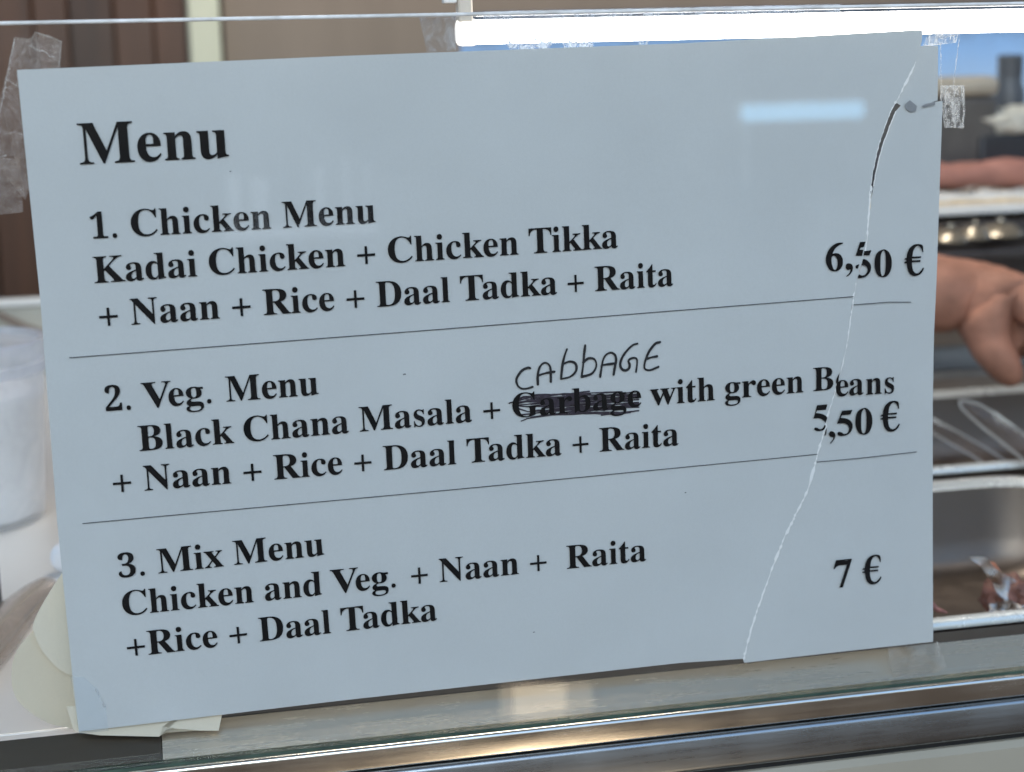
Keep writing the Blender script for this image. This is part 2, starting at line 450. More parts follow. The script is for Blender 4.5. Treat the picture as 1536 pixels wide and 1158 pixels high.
# ------------------------------------------------------------------ lettering: glyph outlines (1/1000 em: handle, point, handle), words placed in sheet millimetres, traced strokes
GLYPH={'M':[944,[[98,0,21,0,21,9,21,17,21,26,54,27,78,34,92,47,105,60,112,83,112,118,112,268,112,418,112,568,112,590,110,606,105,618,100,629,92,637,78,642,66,647,47,650,22,651,22,660,22,668,22,676,106,676,191,676,275,676,341,521,406,367,472,212,538,367,603,521,669,676,752,676,836,676,919,676,919,668,919,660,919,651,887,649,865,641,852,629,840,616,834,594,834,562,834,417,834,272,834,127,834,99,836,78,841,63,846,49,854,39,866,34,878,29,895,27,918,26,918,17,918,9,918,0,808,0,699,0,589,0,589,9,589,17,589,26,613,28,631,32,644,37,657,42,665,52,670,65,675,79,677,99,677,124,677,280,677,436,677,593,594,395,512,198,429,0,420,0,411,0,402,0,320,193,239,385,157,578,157,425,157,272,157,119,157,81,164,56,178,44,192,32,217,26,252,26,252,17,252,9,252,0,175,0]]],'e':[444,[[308,-15,227,-15,189,-15,155,-5,125,15,95,36,72,64,54,102,37,139,29,183,29,234,29,280,38,321,55,357,73,393,98,421,128,442,159,463,194,473,232,473,289,473,334,454,367,416,400,378,417,325,417,257,417,254,417,250,417,246,336,246,254,246,172,246,174,124,214,63,294,63,333,63,368,85,398,128,406,121,413,114,420,108,372,26],[171,291,171,285,213,285,255,285,297,285,297,297,297,308,297,319,297,361,293,392,285,412,277,431,261,441,238,441,194,441,171,395,171,302,171,297]]],'n':[556,[[105,0,26,0,26,8,26,16,26,24,45,25,59,29,66,38,73,47,77,62,77,83,77,181,77,278,77,376,77,397,73,412,67,421,60,431,47,436,27,437,27,445,27,453,27,461,90,461,153,461,216,461,216,440,216,418,216,397,252,448,298,473,355,473,440,473,482,420,482,314,482,237,482,160,482,83,482,62,486,47,492,38,499,29,511,25,530,24,530,16,530,8,530,0,452,0,374,0,295,0,295,8,295,16,295,24,297,24,300,24,302,24,330,24,343,44,343,83,343,163,343,242,343,322,343,350,340,370,334,383,329,396,316,403,296,403,265,403,239,385,216,349,216,260,216,172,216,83,216,62,219,47,225,38,231,29,244,25,263,24,263,16,263,8,263,0,184,0]]],'u':[556,[[224,-15,194,-15,149,-15,116,-1,97,25,77,52,68,92,68,144,68,219,68,293,68,368,68,391,65,409,58,420,52,431,38,436,17,437,17,445,17,453,17,461,81,461,146,461,210,461,210,344,210,227,210,110,210,92,215,79,224,68,233,58,245,53,262,53,293,53,318,68,339,98,339,188,339,278,339,368,339,393,335,411,328,421,321,431,305,436,281,437,281,445,281,453,281,461,348,461,414,461,480,461,480,342,480,223,480,104,480,81,484,66,491,58,499,50,513,45,534,44,534,36,534,27,534,19,480,19,415,8,339,-15,339,10,339,35,339,60,322,37,301,18,276,5,251,-8]]],'C':[722,[[521,-16,396,-16,327,-16,265,-1,212,29,158,60,116,102,86,155,56,209,40,270,40,339,40,408,56,468,87,521,117,574,160,616,214,646,268,676,330,691,400,691,447,691,502,679,567,654,577,649,587,647,598,647,623,647,639,662,646,691,655,691,664,691,673,691,673,614,673,536,673,458,665,458,656,458,647,458,624,520,591,569,550,605,508,641,461,659,409,659,284,659,222,551,222,336,222,135,291,35,429,35,470,35,511,45,552,66,593,87,629,118,661,158,670,149,680,140,690,132,619,33]]],'h':[556,[[105,0,26,0,26,8,26,16,26,24,45,25,59,29,66,38,73,47,77,62,77,83,77,253,77,423,77,593,77,613,73,628,67,638,60,647,47,652,27,654,27,661,27,669,27,676,90,676,153,676,216,676,216,583,216,490,216,396,252,447,299,473,355,473,440,473,482,420,482,314,482,237,482,160,482,83,482,62,486,47,492,38,499,29,511,25,530,24,530,16,530,8,530,0,452,0,374,0,295,0,295,8,295,16,295,24,297,24,300,24,302,24,330,24,343,44,343,83,343,163,343,242,343,322,343,350,340,370,334,383,329,396,316,403,296,403,265,403,239,385,216,349,216,260,216,172,216,83,216,62,219,47,225,38,231,29,244,25,263,24,263,16,263,8,263,0,184,0]]],'i':[278,[[161,538,141,538,121,538,104,545,91,559,77,574,71,591,71,613,71,634,77,652,91,666,104,681,121,688,141,688,162,688,178,681,192,666,205,652,212,634,212,613,212,591,205,574,191,559,178,545],[101,0,25,0,25,8,25,16,25,24,44,25,57,30,64,38,70,46,74,61,74,83,74,180,74,277,74,374,74,399,71,415,66,423,60,431,48,435,28,436,29,444,29,453,29,461,89,461,149,461,208,461,208,335,208,209,208,83,208,62,211,48,217,39,222,30,234,25,253,24,253,16,253,8,253,0,177,0]]],'c':[444,[[315,-15,236,-15,197,-15,162,-5,131,16,100,37,75,65,57,101,39,137,29,177,29,223,29,271,40,314,61,352,81,389,109,419,145,441,180,463,220,474,264,474,313,474,351,464,378,443,406,422,420,396,420,364,420,346,414,331,403,320,392,309,377,303,358,303,317,303,297,326,297,372,297,378,297,383,298,388,298,393,299,398,299,403,299,428,284,441,256,441,198,441,170,387,170,278,170,206,182,151,207,113,232,76,266,57,309,57,345,57,379,74,410,107,417,101,424,95,431,90,380,20]]],'k':[556,[[111,0,27,0,27,8,27,16,27,24,49,25,63,30,70,38,78,47,81,62,81,83,81,252,81,421,81,591,81,614,78,630,73,638,67,646,53,651,31,653,32,661,32,669,32,676,98,676,163,676,229,676,229,534,229,393,229,250,270,290,311,329,352,368,369,385,378,400,378,413,378,428,360,436,324,436,322,436,320,436,319,436,319,444,319,453,319,461,391,461,463,461,535,461,535,453,535,444,535,436,495,434,458,417,426,386,399,361,372,336,345,310,409,224,472,137,536,51,549,33,565,24,583,24,583,16,583,8,583,0,498,0,412,0,327,0,327,8,327,16,327,24,330,24,333,24,336,24,359,24,371,32,371,47,371,54,367,63,359,73,323,121,288,170,252,219,244,212,237,206,229,200,229,161,229,122,229,83,229,62,232,48,239,39,246,30,259,25,279,24,279,16,279,8,279,0,195,0]]],'K':[778,[[140,0,25,0,25,9,25,17,25,26,60,27,84,34,96,47,109,60,115,84,115,120,115,267,115,415,115,563,115,595,108,617,96,630,83,643,60,650,26,651,26,660,26,668,26,676,140,676,255,676,369,676,369,668,369,660,369,651,344,650,325,646,312,642,299,637,290,629,286,617,281,605,278,587,278,563,278,491,278,419,278,347,349,416,419,486,489,555,517,582,531,604,531,622,531,642,502,651,443,651,443,660,443,668,443,676,542,676,641,676,740,676,740,668,740,660,740,651,736,651,731,651,727,651,668,651,601,613,525,536,488,498,450,461,413,423,510,305,608,187,706,69,719,54,731,44,742,37,754,30,770,27,791,26,791,17,791,9,791,0,670,0,549,0,428,0,428,9,428,17,428,26,443,26,456,26,466,27,477,28,485,29,490,31,503,36,509,42,509,51,509,61,500,77,482,98,423,171,363,244,304,317,296,310,287,302,278,294,278,236,278,178,278,120,278,84,285,60,297,47,309,34,333,27,369,26,369,17,369,9,369,0,255,0]]],'a':[500,[[410,-15,370,-15,321,-15,295,7,291,52,247,9,196,-13,139,-13,105,-13,78,-3,59,17,39,37,29,63,29,94,29,138,50,174,92,202,134,230,200,257,289,282,289,308,289,333,289,358,289,386,283,407,271,420,260,432,241,439,215,439,172,439,151,428,151,407,151,403,156,394,165,381,174,368,179,355,179,343,179,325,172,311,160,300,147,289,131,283,112,283,92,283,76,290,65,302,54,314,48,331,48,351,48,375,56,395,72,414,88,432,110,446,138,457,166,468,198,473,235,473,305,473,354,460,383,434,411,408,426,368,426,312,426,239,426,166,426,93,426,75,427,64,429,59,431,53,435,51,442,51,449,51,457,55,466,62,470,55,474,48,478,41,446,4],[188,50,220,50,229,50,240,53,253,61,266,68,278,79,289,94,289,146,289,199,289,251,211,233,172,191,172,125,172,75]]],'d':[556,[[265,-15,210,-15,175,-15,144,-5,117,15,89,36,68,64,52,99,37,134,29,174,29,219,29,270,38,315,54,353,70,391,93,421,122,442,151,463,183,473,219,473,266,473,305,454,335,416,335,476,335,536,335,596,335,616,330,631,319,639,308,647,290,652,264,653,264,661,264,669,264,676,336,676,408,676,479,676,479,488,479,300,479,112,479,87,482,70,488,60,494,51,508,44,531,41,531,33,531,24,531,16,477,16,412,6,335,-15,335,9,335,34,335,58,307,9],[228,42,257,42,273,42,288,48,303,61,318,74,329,92,335,113,335,195,335,277,335,359,332,376,324,390,310,401,296,412,280,417,261,417,230,417,208,402,196,371,183,340,177,292,177,227,177,165,182,118,195,87,207,57]]],'T':[667,[[269,0,145,0,145,9,145,17,145,26,183,26,210,33,224,46,238,59,246,84,246,120,246,294,246,469,246,644,242,644,239,644,235,644,179,644,135,629,103,599,70,570,51,527,46,472,36,472,26,472,17,472,17,540,17,608,17,676,227,676,437,676,647,676,647,608,647,539,647,471,638,471,629,471,620,471,608,586,543,644,423,644,421,644,418,644,415,644,415,469,415,294,415,120,415,82,422,57,436,45,449,32,476,26,517,26,517,17,517,9,517,0,393,0]]],'N':[722,[[599,-16,589,-16,445,163,301,341,156,520,156,386,156,251,156,117,156,81,162,58,173,46,185,34,208,27,244,26,244,17,244,9,244,0,171,0,99,0,26,0,26,9,26,17,26,26,49,27,67,29,79,34,91,39,100,48,104,61,109,74,111,93,111,117,111,270,111,423,111,577,78,619,58,641,53,644,47,647,38,650,26,651,26,660,26,668,26,676,94,676,161,676,229,676,343,534,457,393,572,250,572,354,572,457,572,561,572,585,569,603,565,615,560,627,552,636,539,641,527,646,509,650,484,651,484,660,484,668,484,676,557,676,629,676,701,676,701,668,701,660,701,651,667,650,645,643,634,631,623,619,617,595,617,560,617,368,617,176,617,-16,608,-16]]],'R':[722,[[139,0,24,0,24,9,24,17,24,26,59,27,83,34,95,47,108,60,114,84,114,120,114,267,114,415,114,563,114,595,108,617,95,630,82,642,59,650,25,651,25,660,25,668,25,676,127,676,229,676,331,676,434,676,510,662,561,633,612,603,637,558,637,497,637,414,585,360,481,332,540,246,600,161,659,75,671,58,682,46,691,38,700,30,713,26,730,26,731,26,732,26,733,26,733,17,733,9,733,0,661,0,589,0,517,0,447,105,377,210,308,315,298,315,288,315,278,315,278,250,278,185,278,120,278,84,284,60,296,47,309,34,333,27,369,26,369,17,369,9,369,0,254,0],[278,422,278,347,289,347,300,347,311,347,364,347,403,359,427,384,451,408,464,446,464,499,464,593,423,641,343,641,315,641,298,636,290,628,282,619,278,601,278,573,278,498]]],'D':[722,[[130,0,29,0,29,9,29,17,29,26,60,27,81,33,91,44,102,55,108,77,108,111,108,259,108,407,108,556,108,595,101,621,89,633,76,645,53,651,22,651,22,660,22,668,22,676,122,676,222,676,323,676,440,676,529,647,590,589,651,530,682,447,682,338,682,113,566,0,333,0,231,0],[300,36,324,36,388,36,435,61,465,111,496,161,511,238,511,340,511,542,449,644,325,644,300,644,284,639,276,629,269,619,265,600,265,572,265,417,265,262,265,107,265,79,269,60,276,50,284,41]]],'l':[278,[[100,0,25,0,25,8,25,16,25,24,44,25,57,30,63,38,70,46,73,61,73,83,73,252,73,421,73,591,73,613,71,628,65,638,60,647,48,652,28,653,28,661,28,669,28,676,88,676,147,676,207,676,207,479,207,281,207,83,207,62,210,48,215,39,221,30,233,25,251,24,251,16,251,8,251,0,176,0]]],'t':[333,[[246,-14,180,-14,141,-14,113,-4,96,15,79,35,71,65,71,106,71,209,71,311,71,414,57,414,43,414,29,414,29,424,29,435,29,445,69,483,102,517,128,548,155,579,175,606,188,630,196,630,203,630,211,630,211,573,211,517,211,461,241,461,272,461,303,461,303,445,303,430,303,414,272,414,241,414,211,414,211,317,211,219,211,122,211,101,213,86,218,75,223,65,232,60,245,60,268,60,286,77,301,111,309,106,316,102,324,98,294,23]]],'2':[500,[[172,0,31,0,31,33,31,65,31,98,75,146,120,194,164,242,201,281,229,317,249,347,268,377,282,407,290,434,298,462,301,493,301,526,301,562,295,588,283,605,270,622,253,630,232,630,201,630,180,617,168,589,155,561,149,520,149,466,115,466,88,473,67,487,45,502,35,526,35,560,35,583,42,604,57,624,71,643,93,659,123,671,152,682,188,688,232,688,298,688,349,674,384,646,419,618,436,579,436,530,436,508,433,487,425,466,418,445,406,422,388,397,371,373,347,344,318,311,288,279,250,240,206,195,176,165,146,135,116,105,186,105,255,105,325,105,343,105,359,110,372,122,385,133,394,149,399,170,401,180,404,190,406,200,424,200,441,200,459,200,457,133,456,67,454,0,313,0]]],'V':[722,[[368,-19,358,-19,264,176,169,371,75,566,63,590,50,609,38,624,25,639,5,648,-24,651,-24,660,-24,668,-24,676,103,676,229,676,356,676,356,668,356,660,356,651,321,651,296,648,280,642,265,636,257,625,257,609,257,599,262,583,272,562,327,445,382,329,436,212,487,329,537,445,587,561,595,579,598,594,598,608,598,624,591,636,576,642,562,648,538,651,504,651,504,660,504,668,504,676,585,676,665,676,746,676,746,668,746,660,746,651,722,651,703,646,689,635,675,624,660,602,645,569,559,373,473,177,388,-19,378,-19]]],'g':[500,[[308,-209,223,-209,156,-209,106,-199,73,-181,39,-161,22,-138,22,-111,22,-78,49,-54,105,-38,59,-17,36,11,36,45,36,70,46,91,65,110,84,128,114,146,156,164,75,193,34,244,34,315,34,347,43,374,61,398,78,421,103,440,134,453,165,466,201,473,240,473,281,473,319,466,356,452,399,452,442,452,485,452,485,434,485,416,485,398,459,398,435,398,410,398,434,369,446,338,446,302,446,273,438,247,422,224,406,202,385,184,357,172,330,159,298,153,263,153,255,153,248,153,240,154,232,154,224,155,217,155,199,155,184,150,172,140,160,131,154,119,154,106,154,84,175,73,216,73,233,73,251,73,268,73,322,73,365,68,396,60,427,51,449,38,463,19,476,0,482,-24,482,-55,482,-103,460,-140,416,-168,372,-195],[216,185,240,185,265,185,282,195,291,216,300,238,305,270,305,313,305,357,300,389,291,410,282,431,265,441,240,441,216,441,199,431,189,410,179,389,175,357,175,313,175,270,179,238,189,216,199,195],[199,-173,245,-173,350,-173,402,-148,402,-98,402,-81,395,-68,381,-61,367,-54,344,-51,313,-51,258,-51,203,-51,148,-51,124,-66,112,-85,112,-108,112,-125,123,-141,145,-154,166,-166]]],'B':[667,[[136,0,24,0,24,9,24,17,24,26,59,27,82,35,94,48,106,61,112,86,112,122,112,264,112,406,112,548,112,576,110,598,104,613,99,627,90,637,77,643,64,649,46,651,23,651,23,660,23,668,23,676,126,676,229,676,332,676,509,676,597,625,597,521,597,439,542,388,432,367,564,343,631,285,631,196,631,134,607,86,559,51,512,17,445,0,358,0,247,0],[274,443,274,374,277,374,280,374,283,374,337,374,375,384,397,405,418,425,429,461,429,513,429,558,421,591,406,613,390,634,364,645,326,645,303,645,289,640,283,631,277,622,274,605,274,581,274,512],[311,36,334,36,378,36,409,48,427,73,444,97,453,137,453,191,453,246,441,285,417,308,393,332,354,343,297,343,290,343,282,343,274,343,274,261,274,179,274,97,274,74,278,58,287,49,295,40]]],'s':[389,[[247,-15,204,-15,180,-15,151,-7,117,9,112,12,105,13,99,13,84,13,74,4,69,-13,62,-13,55,-13,48,-13,48,44,48,100,48,157,56,157,64,157,72,157,80,115,95,82,117,58,139,34,163,22,190,22,212,22,229,28,241,39,253,51,259,67,259,87,259,115,243,138,210,156,188,168,166,180,144,193,113,210,89,230,73,251,58,273,50,299,50,327,50,369,62,404,87,432,113,460,147,474,190,474,200,474,211,472,224,469,237,467,252,462,268,457,271,456,275,456,278,454,282,453,285,453,287,453,298,453,306,460,311,474,317,474,323,474,329,474,329,426,329,378,329,329,322,329,315,329,308,329,299,365,284,393,265,412,246,431,225,440,201,440,182,440,167,435,157,425,147,414,142,401,142,385,142,369,146,356,156,345,165,335,179,324,198,314,218,303,238,292,258,281,289,265,312,246,326,225,340,204,347,176,347,141,347,93,334,55,308,27,282,-1]]],'G':[778,[[503,-15,411,-15,337,-15,272,0,217,29,161,58,118,99,88,153,57,206,42,268,42,340,42,409,57,470,88,523,118,575,160,617,214,647,267,676,327,691,394,691,448,691,505,679,566,655,576,650,586,648,594,648,605,648,615,651,622,658,628,665,635,676,642,691,651,691,661,691,670,691,670,613,670,535,670,457,661,457,652,457,643,457,629,498,610,533,586,563,562,593,535,616,504,633,474,650,443,659,410,659,285,659,223,552,223,338,223,234,241,155,276,100,311,46,360,19,422,19,461,19,488,26,503,40,517,55,525,77,525,106,525,134,525,162,525,190,525,221,518,242,504,253,491,264,463,270,422,270,422,278,422,286,422,294,537,294,652,294,767,294,767,286,767,278,767,270,733,270,711,264,700,253,689,243,683,222,683,191,683,141,683,92,683,43,593,4]]],'r':[444,[[120,0,28,0,28,8,28,16,28,24,49,25,63,30,70,38,77,46,81,61,81,83,81,180,81,277,81,374,81,400,78,416,72,424,65,431,52,435,31,436,32,444,32,453,32,461,97,461,161,461,225,461,225,432,225,403,225,374,243,406,264,431,289,447,313,464,337,473,360,473,389,473,411,466,425,452,440,437,447,418,447,395,447,376,441,360,429,348,418,336,402,330,383,330,365,330,352,334,343,343,334,351,327,361,320,371,313,381,303,386,292,386,277,386,263,377,250,359,237,340,230,316,230,285,230,218,230,150,230,83,230,60,235,45,245,37,255,30,275,25,305,24,305,16,305,8,305,0,213,0]]],'b':[556,[[71,-17,66,-17,66,181,66,379,66,577,66,608,63,628,56,637,50,645,35,651,12,653,12,661,12,669,12,676,79,676,146,676,213,676,213,589,213,502,213,414,247,453,290,473,341,473,377,473,410,463,437,444,465,425,487,398,503,364,519,330,527,291,527,246,527,196,517,151,498,112,478,73,451,42,416,19,381,-4,341,-15,296,-15,250,-15,205,4,162,42,135,22,108,3,82,-17,77,-17],[236,21,282,21,318,21,344,38,357,73,371,109,378,164,378,237,378,299,371,344,356,373,342,402,318,416,284,416,268,416,253,411,239,401,225,390,217,376,213,359,213,273,213,188,213,102,213,48]]],'w':[722,[[213,-15,203,-15,145,121,86,257,28,393,23,406,17,416,10,423,3,430,-6,434,-18,436,-18,444,-18,453,-18,461,65,461,147,461,230,461,230,453,230,444,230,436,215,435,205,433,199,430,193,426,190,419,190,410,190,405,190,400,192,395,193,389,196,382,199,375,225,313,251,251,277,189,301,242,326,296,350,349,345,365,339,380,334,395,328,412,322,423,315,428,309,434,297,437,279,438,279,446,279,453,279,461,365,461,451,461,537,461,537,453,537,444,537,436,506,435,491,426,491,410,491,407,491,404,492,400,493,395,494,392,494,389,516,329,537,269,558,209,584,266,609,323,635,380,640,391,643,401,643,409,643,418,639,425,631,429,623,433,610,436,591,438,591,446,591,453,591,461,641,461,690,461,740,461,740,453,740,446,740,438,724,437,713,432,706,423,699,413,692,400,684,383,625,250,565,118,505,-15,497,-15,488,-15,480,-15,443,88,407,190,371,292,324,190,278,88,232,-15,222,-15]]],'x':[500,[[66,0,7,0,7,7,7,15,7,22,39,30,69,51,97,84,129,123,161,163,193,203,151,265,109,328,67,391,48,419,28,434,6,436,6,444,6,453,6,461,92,461,178,461,264,461,264,453,264,445,264,437,235,437,220,430,220,416,220,411,225,401,234,386,252,359,269,332,287,305,308,331,329,356,350,381,362,394,367,405,367,414,367,423,363,428,356,431,349,434,335,436,315,437,315,445,315,453,315,461,372,461,430,461,487,461,487,454,487,447,487,440,458,434,428,413,398,377,369,343,340,308,311,273,359,200,408,127,457,54,463,45,469,37,475,32,480,27,489,24,500,23,500,15,500,8,500,0,414,0,329,0,243,0,243,8,243,16,243,24,259,24,271,25,279,29,287,32,291,38,291,45,291,56,284,70,272,88,253,115,234,142,216,170,195,143,174,117,153,91,139,74,133,61,133,51,133,32,148,22,179,22,181,22,182,22,184,22,184,15,184,7,184,0,125,0]]],'3':[500,[[248,-9,217,-9,173,-9,136,-4,108,7,80,17,59,32,45,49,32,66,25,85,25,105,25,129,33,147,48,160,63,172,81,179,101,179,101,138,111,108,131,87,152,67,178,57,211,57,231,57,249,61,266,69,282,78,296,92,306,112,316,133,321,161,321,197,321,233,309,263,285,286,261,310,227,321,182,321,164,321,145,321,127,321,127,341,127,361,127,380,147,380,166,380,186,380,225,380,253,393,272,419,290,445,300,478,300,520,300,554,293,581,281,601,268,620,250,630,225,630,204,630,188,623,177,609,166,595,158,576,154,554,150,531,149,508,149,483,111,483,83,490,63,503,42,517,32,538,32,568,32,601,49,630,82,653,116,677,165,688,230,688,294,688,344,675,381,648,418,621,436,583,436,533,436,491,423,455,397,426,371,398,338,376,300,362,324,358,348,349,372,337,397,325,417,307,434,285,451,262,459,233,459,196,459,157,452,125,439,98,425,72,407,51,384,35,361,19,335,8,307,1,278,-6]]],'7':[500,[[173,0,148,0,227,192,306,383,386,575,307,575,229,575,150,575,119,575,102,559,98,527,97,511,95,495,93,479,75,479,57,479,39,479,41,546,42,612,44,679,186,679,328,679,471,679,471,663,471,648,471,632,388,421,306,211,224,0,198,0]]],'0':[500,[[302,-9,250,-9,196,-9,153,5,121,34,89,63,65,104,51,157,37,210,30,271,30,341,30,412,37,473,51,525,65,577,89,617,121,646,153,674,196,688,251,688,303,688,345,674,377,646,409,617,432,577,447,524,462,472,470,411,470,340,470,270,462,209,447,156,432,104,409,63,377,34,344,5],[218,52,250,52,284,52,306,78,316,128,326,179,331,250,331,340,331,431,326,501,316,551,306,602,284,627,251,627,218,627,196,602,185,551,174,501,169,431,169,340,169,250,174,179,185,128,196,78]]],'6':[500,[[330,-9,262,-9,218,-9,179,2,146,25,112,48,86,84,68,132,50,180,40,240,40,314,40,366,45,415,56,461,66,506,82,546,103,579,124,613,150,640,182,659,215,679,252,688,295,688,334,688,365,683,388,674,411,664,427,651,438,635,448,619,454,602,454,584,454,564,446,547,429,532,413,517,386,510,346,510,346,529,345,548,341,567,338,586,332,601,324,614,315,626,303,632,287,632,252,632,224,611,203,567,182,524,170,462,166,381,178,390,194,398,214,405,234,413,259,416,290,416,344,416,387,399,420,365,452,330,469,282,469,220,469,152,451,97,416,54,381,12],[237,53,265,53,287,53,305,66,319,91,332,116,339,156,339,210,339,261,332,299,317,323,302,347,282,358,257,358,241,358,223,353,205,344,187,334,174,324,166,313,167,222,177,155,195,115,214,74]]],'5':[500,[[246,-9,219,-9,174,-9,139,-4,112,7,85,18,66,32,54,50,42,67,36,86,36,105,36,128,42,144,55,155,69,166,86,171,107,171,107,153,110,136,117,118,123,100,133,86,148,74,162,63,181,57,206,57,225,57,244,62,260,71,277,80,290,96,301,118,311,140,316,170,316,209,316,257,305,292,284,315,263,338,233,350,194,350,171,350,153,348,138,345,123,341,109,337,95,333,81,338,67,344,54,350,63,460,73,569,82,679,195,679,308,679,420,679,422,621,423,563,425,506,408,506,391,506,374,506,371,517,369,527,367,538,364,550,361,558,355,565,350,571,340,574,326,574,264,574,202,574,140,574,135,516,130,457,125,398,135,402,149,405,168,408,186,411,205,413,224,413,293,413,348,396,390,362,432,328,453,277,453,209,453,168,446,133,432,105,418,78,399,55,376,39,353,22,328,9,301,2,273,-6]]],'1':[500,[[210,0,87,0,87,17,87,34,87,50,111,50,136,50,160,50,176,50,187,55,194,64,201,73,205,89,205,112,205,271,205,430,205,588,182,559,162,536,144,517,125,499,107,490,90,490,75,490,63,496,53,509,43,521,38,538,38,560,55,565,76,573,98,583,120,593,146,610,175,633,196,650,217,666,238,683,271,683,305,683,338,683,338,493,338,302,338,112,338,93,341,77,347,67,353,56,365,50,384,50,408,50,432,50,456,50,456,34,456,17,456,0,333,0]]],'.':[250,[[138,-13,122,-13,107,-13,94,-8,83,2,72,12,66,27,66,50,66,72,72,88,83,97,94,106,107,111,122,111,138,111,152,106,163,97,174,88,180,72,180,50,180,27,174,12,163,2,152,-8]]],'+':[570,[[252,20,252,20,252,20,318,20,318,20,318,20,318,222,318,222,318,222,520,222,520,222,520,222,520,288,520,288,520,288,318,288,318,288,318,288,318,490,318,490,318,490,252,490,252,490,252,490,252,288,252,288,252,288,50,288,50,288,50,288,50,222,50,222,50,222,252,222,252,222,252,222]]]}
WORDS=[(0,'Menu',15.6,181.01,-0.18,18.07,18.08),(1,'1.',16.89,158.46,-0.24,11.96,11.96),(1,'Chicken',28.85,158.41,-0.24,12.16,11.96),(1,'Menu',75.11,158.22,-0.24,11.83,11.96),(2,'Kadai',16.79,144.85,0.12,12.09,11.96),(2,'Chicken',51.38,144.92,0.12,12.09,11.96),(2,'+',97.39,145.01,0.12,12.09,11.96),(2,'Chicken',107.3,145.03,0.12,12.09,11.96),(2,'Tikka',153.3,145.12,0.12,11.36,11.96),(3,'+',16.89,131.18,0.07,11.96,11.96),(3,'Naan',26.7,131.2,0.07,12.13,11.96),(3,'+',57.36,131.23,0.07,12.13,11.96),(3,'Rice',67.3,131.25,0.07,12.1,11.96),(3,'+',93.18,131.28,0.07,12.1,11.96),(3,'Daal',103.1,131.29,0.07,12.06,11.96),(3,'Tadka',130.23,131.32,0.07,11.58,11.96),(3,'+',165.32,131.37,0.07,11.58,11.96),(3,'Raita',174.81,131.38,0.07,11.69,11.96),(4,'2.',16.69,104.66,-0.07,11.73,11.96),(4,'Veg.',28.42,104.65,-0.07,11.73,11.96),(4,'Menu',53.84,104.62,-0.07,11.81,11.96),(5,'Black',25.85,91.07,0.17,12.02,11.96),(5,'Chana',58.25,91.17,0.17,12.02,11.96),(5,'Masala',95.32,91.27,0.17,12.01,11.96),(5,'+',135.67,91.39,0.17,12.01,11.96),(5,'Garbage',145.52,91.42,0.17,12.01,11.96),(5,'with',193.21,91.56,0.17,12.01,11.96),(5,'green',218.89,91.63,0.17,12.01,11.96),(5,'B',250.57,91.72,0,11.96,11.96),(6,'+',16.53,78.26,-0.32,11.96,11.96),(6,'Naan',26.34,78.21,-0.32,12.15,11.96),(6,'+',57.06,78.04,-0.32,12.15,11.96),(6,'Rice',67.02,77.98,-0.32,11.92,11.96),(6,'+',92.51,77.84,-0.32,11.92,11.96),(6,'Daal',102.29,77.78,-0.32,12.29,11.96),(6,'Tadka',129.95,77.63,-0.32,11.65,11.96),(6,'+',165.24,77.43,-0.32,11.65,11.96),(6,'Raita',174.79,77.37,-0.32,12.03,11.96),(7,'3.',16.17,50.49,0.62,12.27,11.96),(7,'Mix',28.45,50.62,0.62,12.15,11.96),(7,'Menu',52.41,50.88,0.62,11.82,11.96),(8,'Chicken',16.18,37.8,0.01,11.86,11.96),(8,'and',61.32,37.81,0.01,11.86,11.96),(8,'Veg.',83.4,37.82,0.01,11.86,11.96),(8,'+',109.09,37.83,0.01,11.86,11.96),(8,'Naan',118.81,37.83,0.01,12.09,11.96),(8,'+',149.37,37.83,0.01,12.09,11.96),(8,'Raita',162.3,37.84,0.01,12.13,11.96),(9,'+Rice',16.32,23.75,0.63,12.01,11.96),(9,'+',48.85,24.11,0.63,12.03,11.96),(9,'Daal',58.72,24.22,0.63,11.93,11.96),(9,'Tadka',85.57,24.51,0.63,11.54,11.96)]
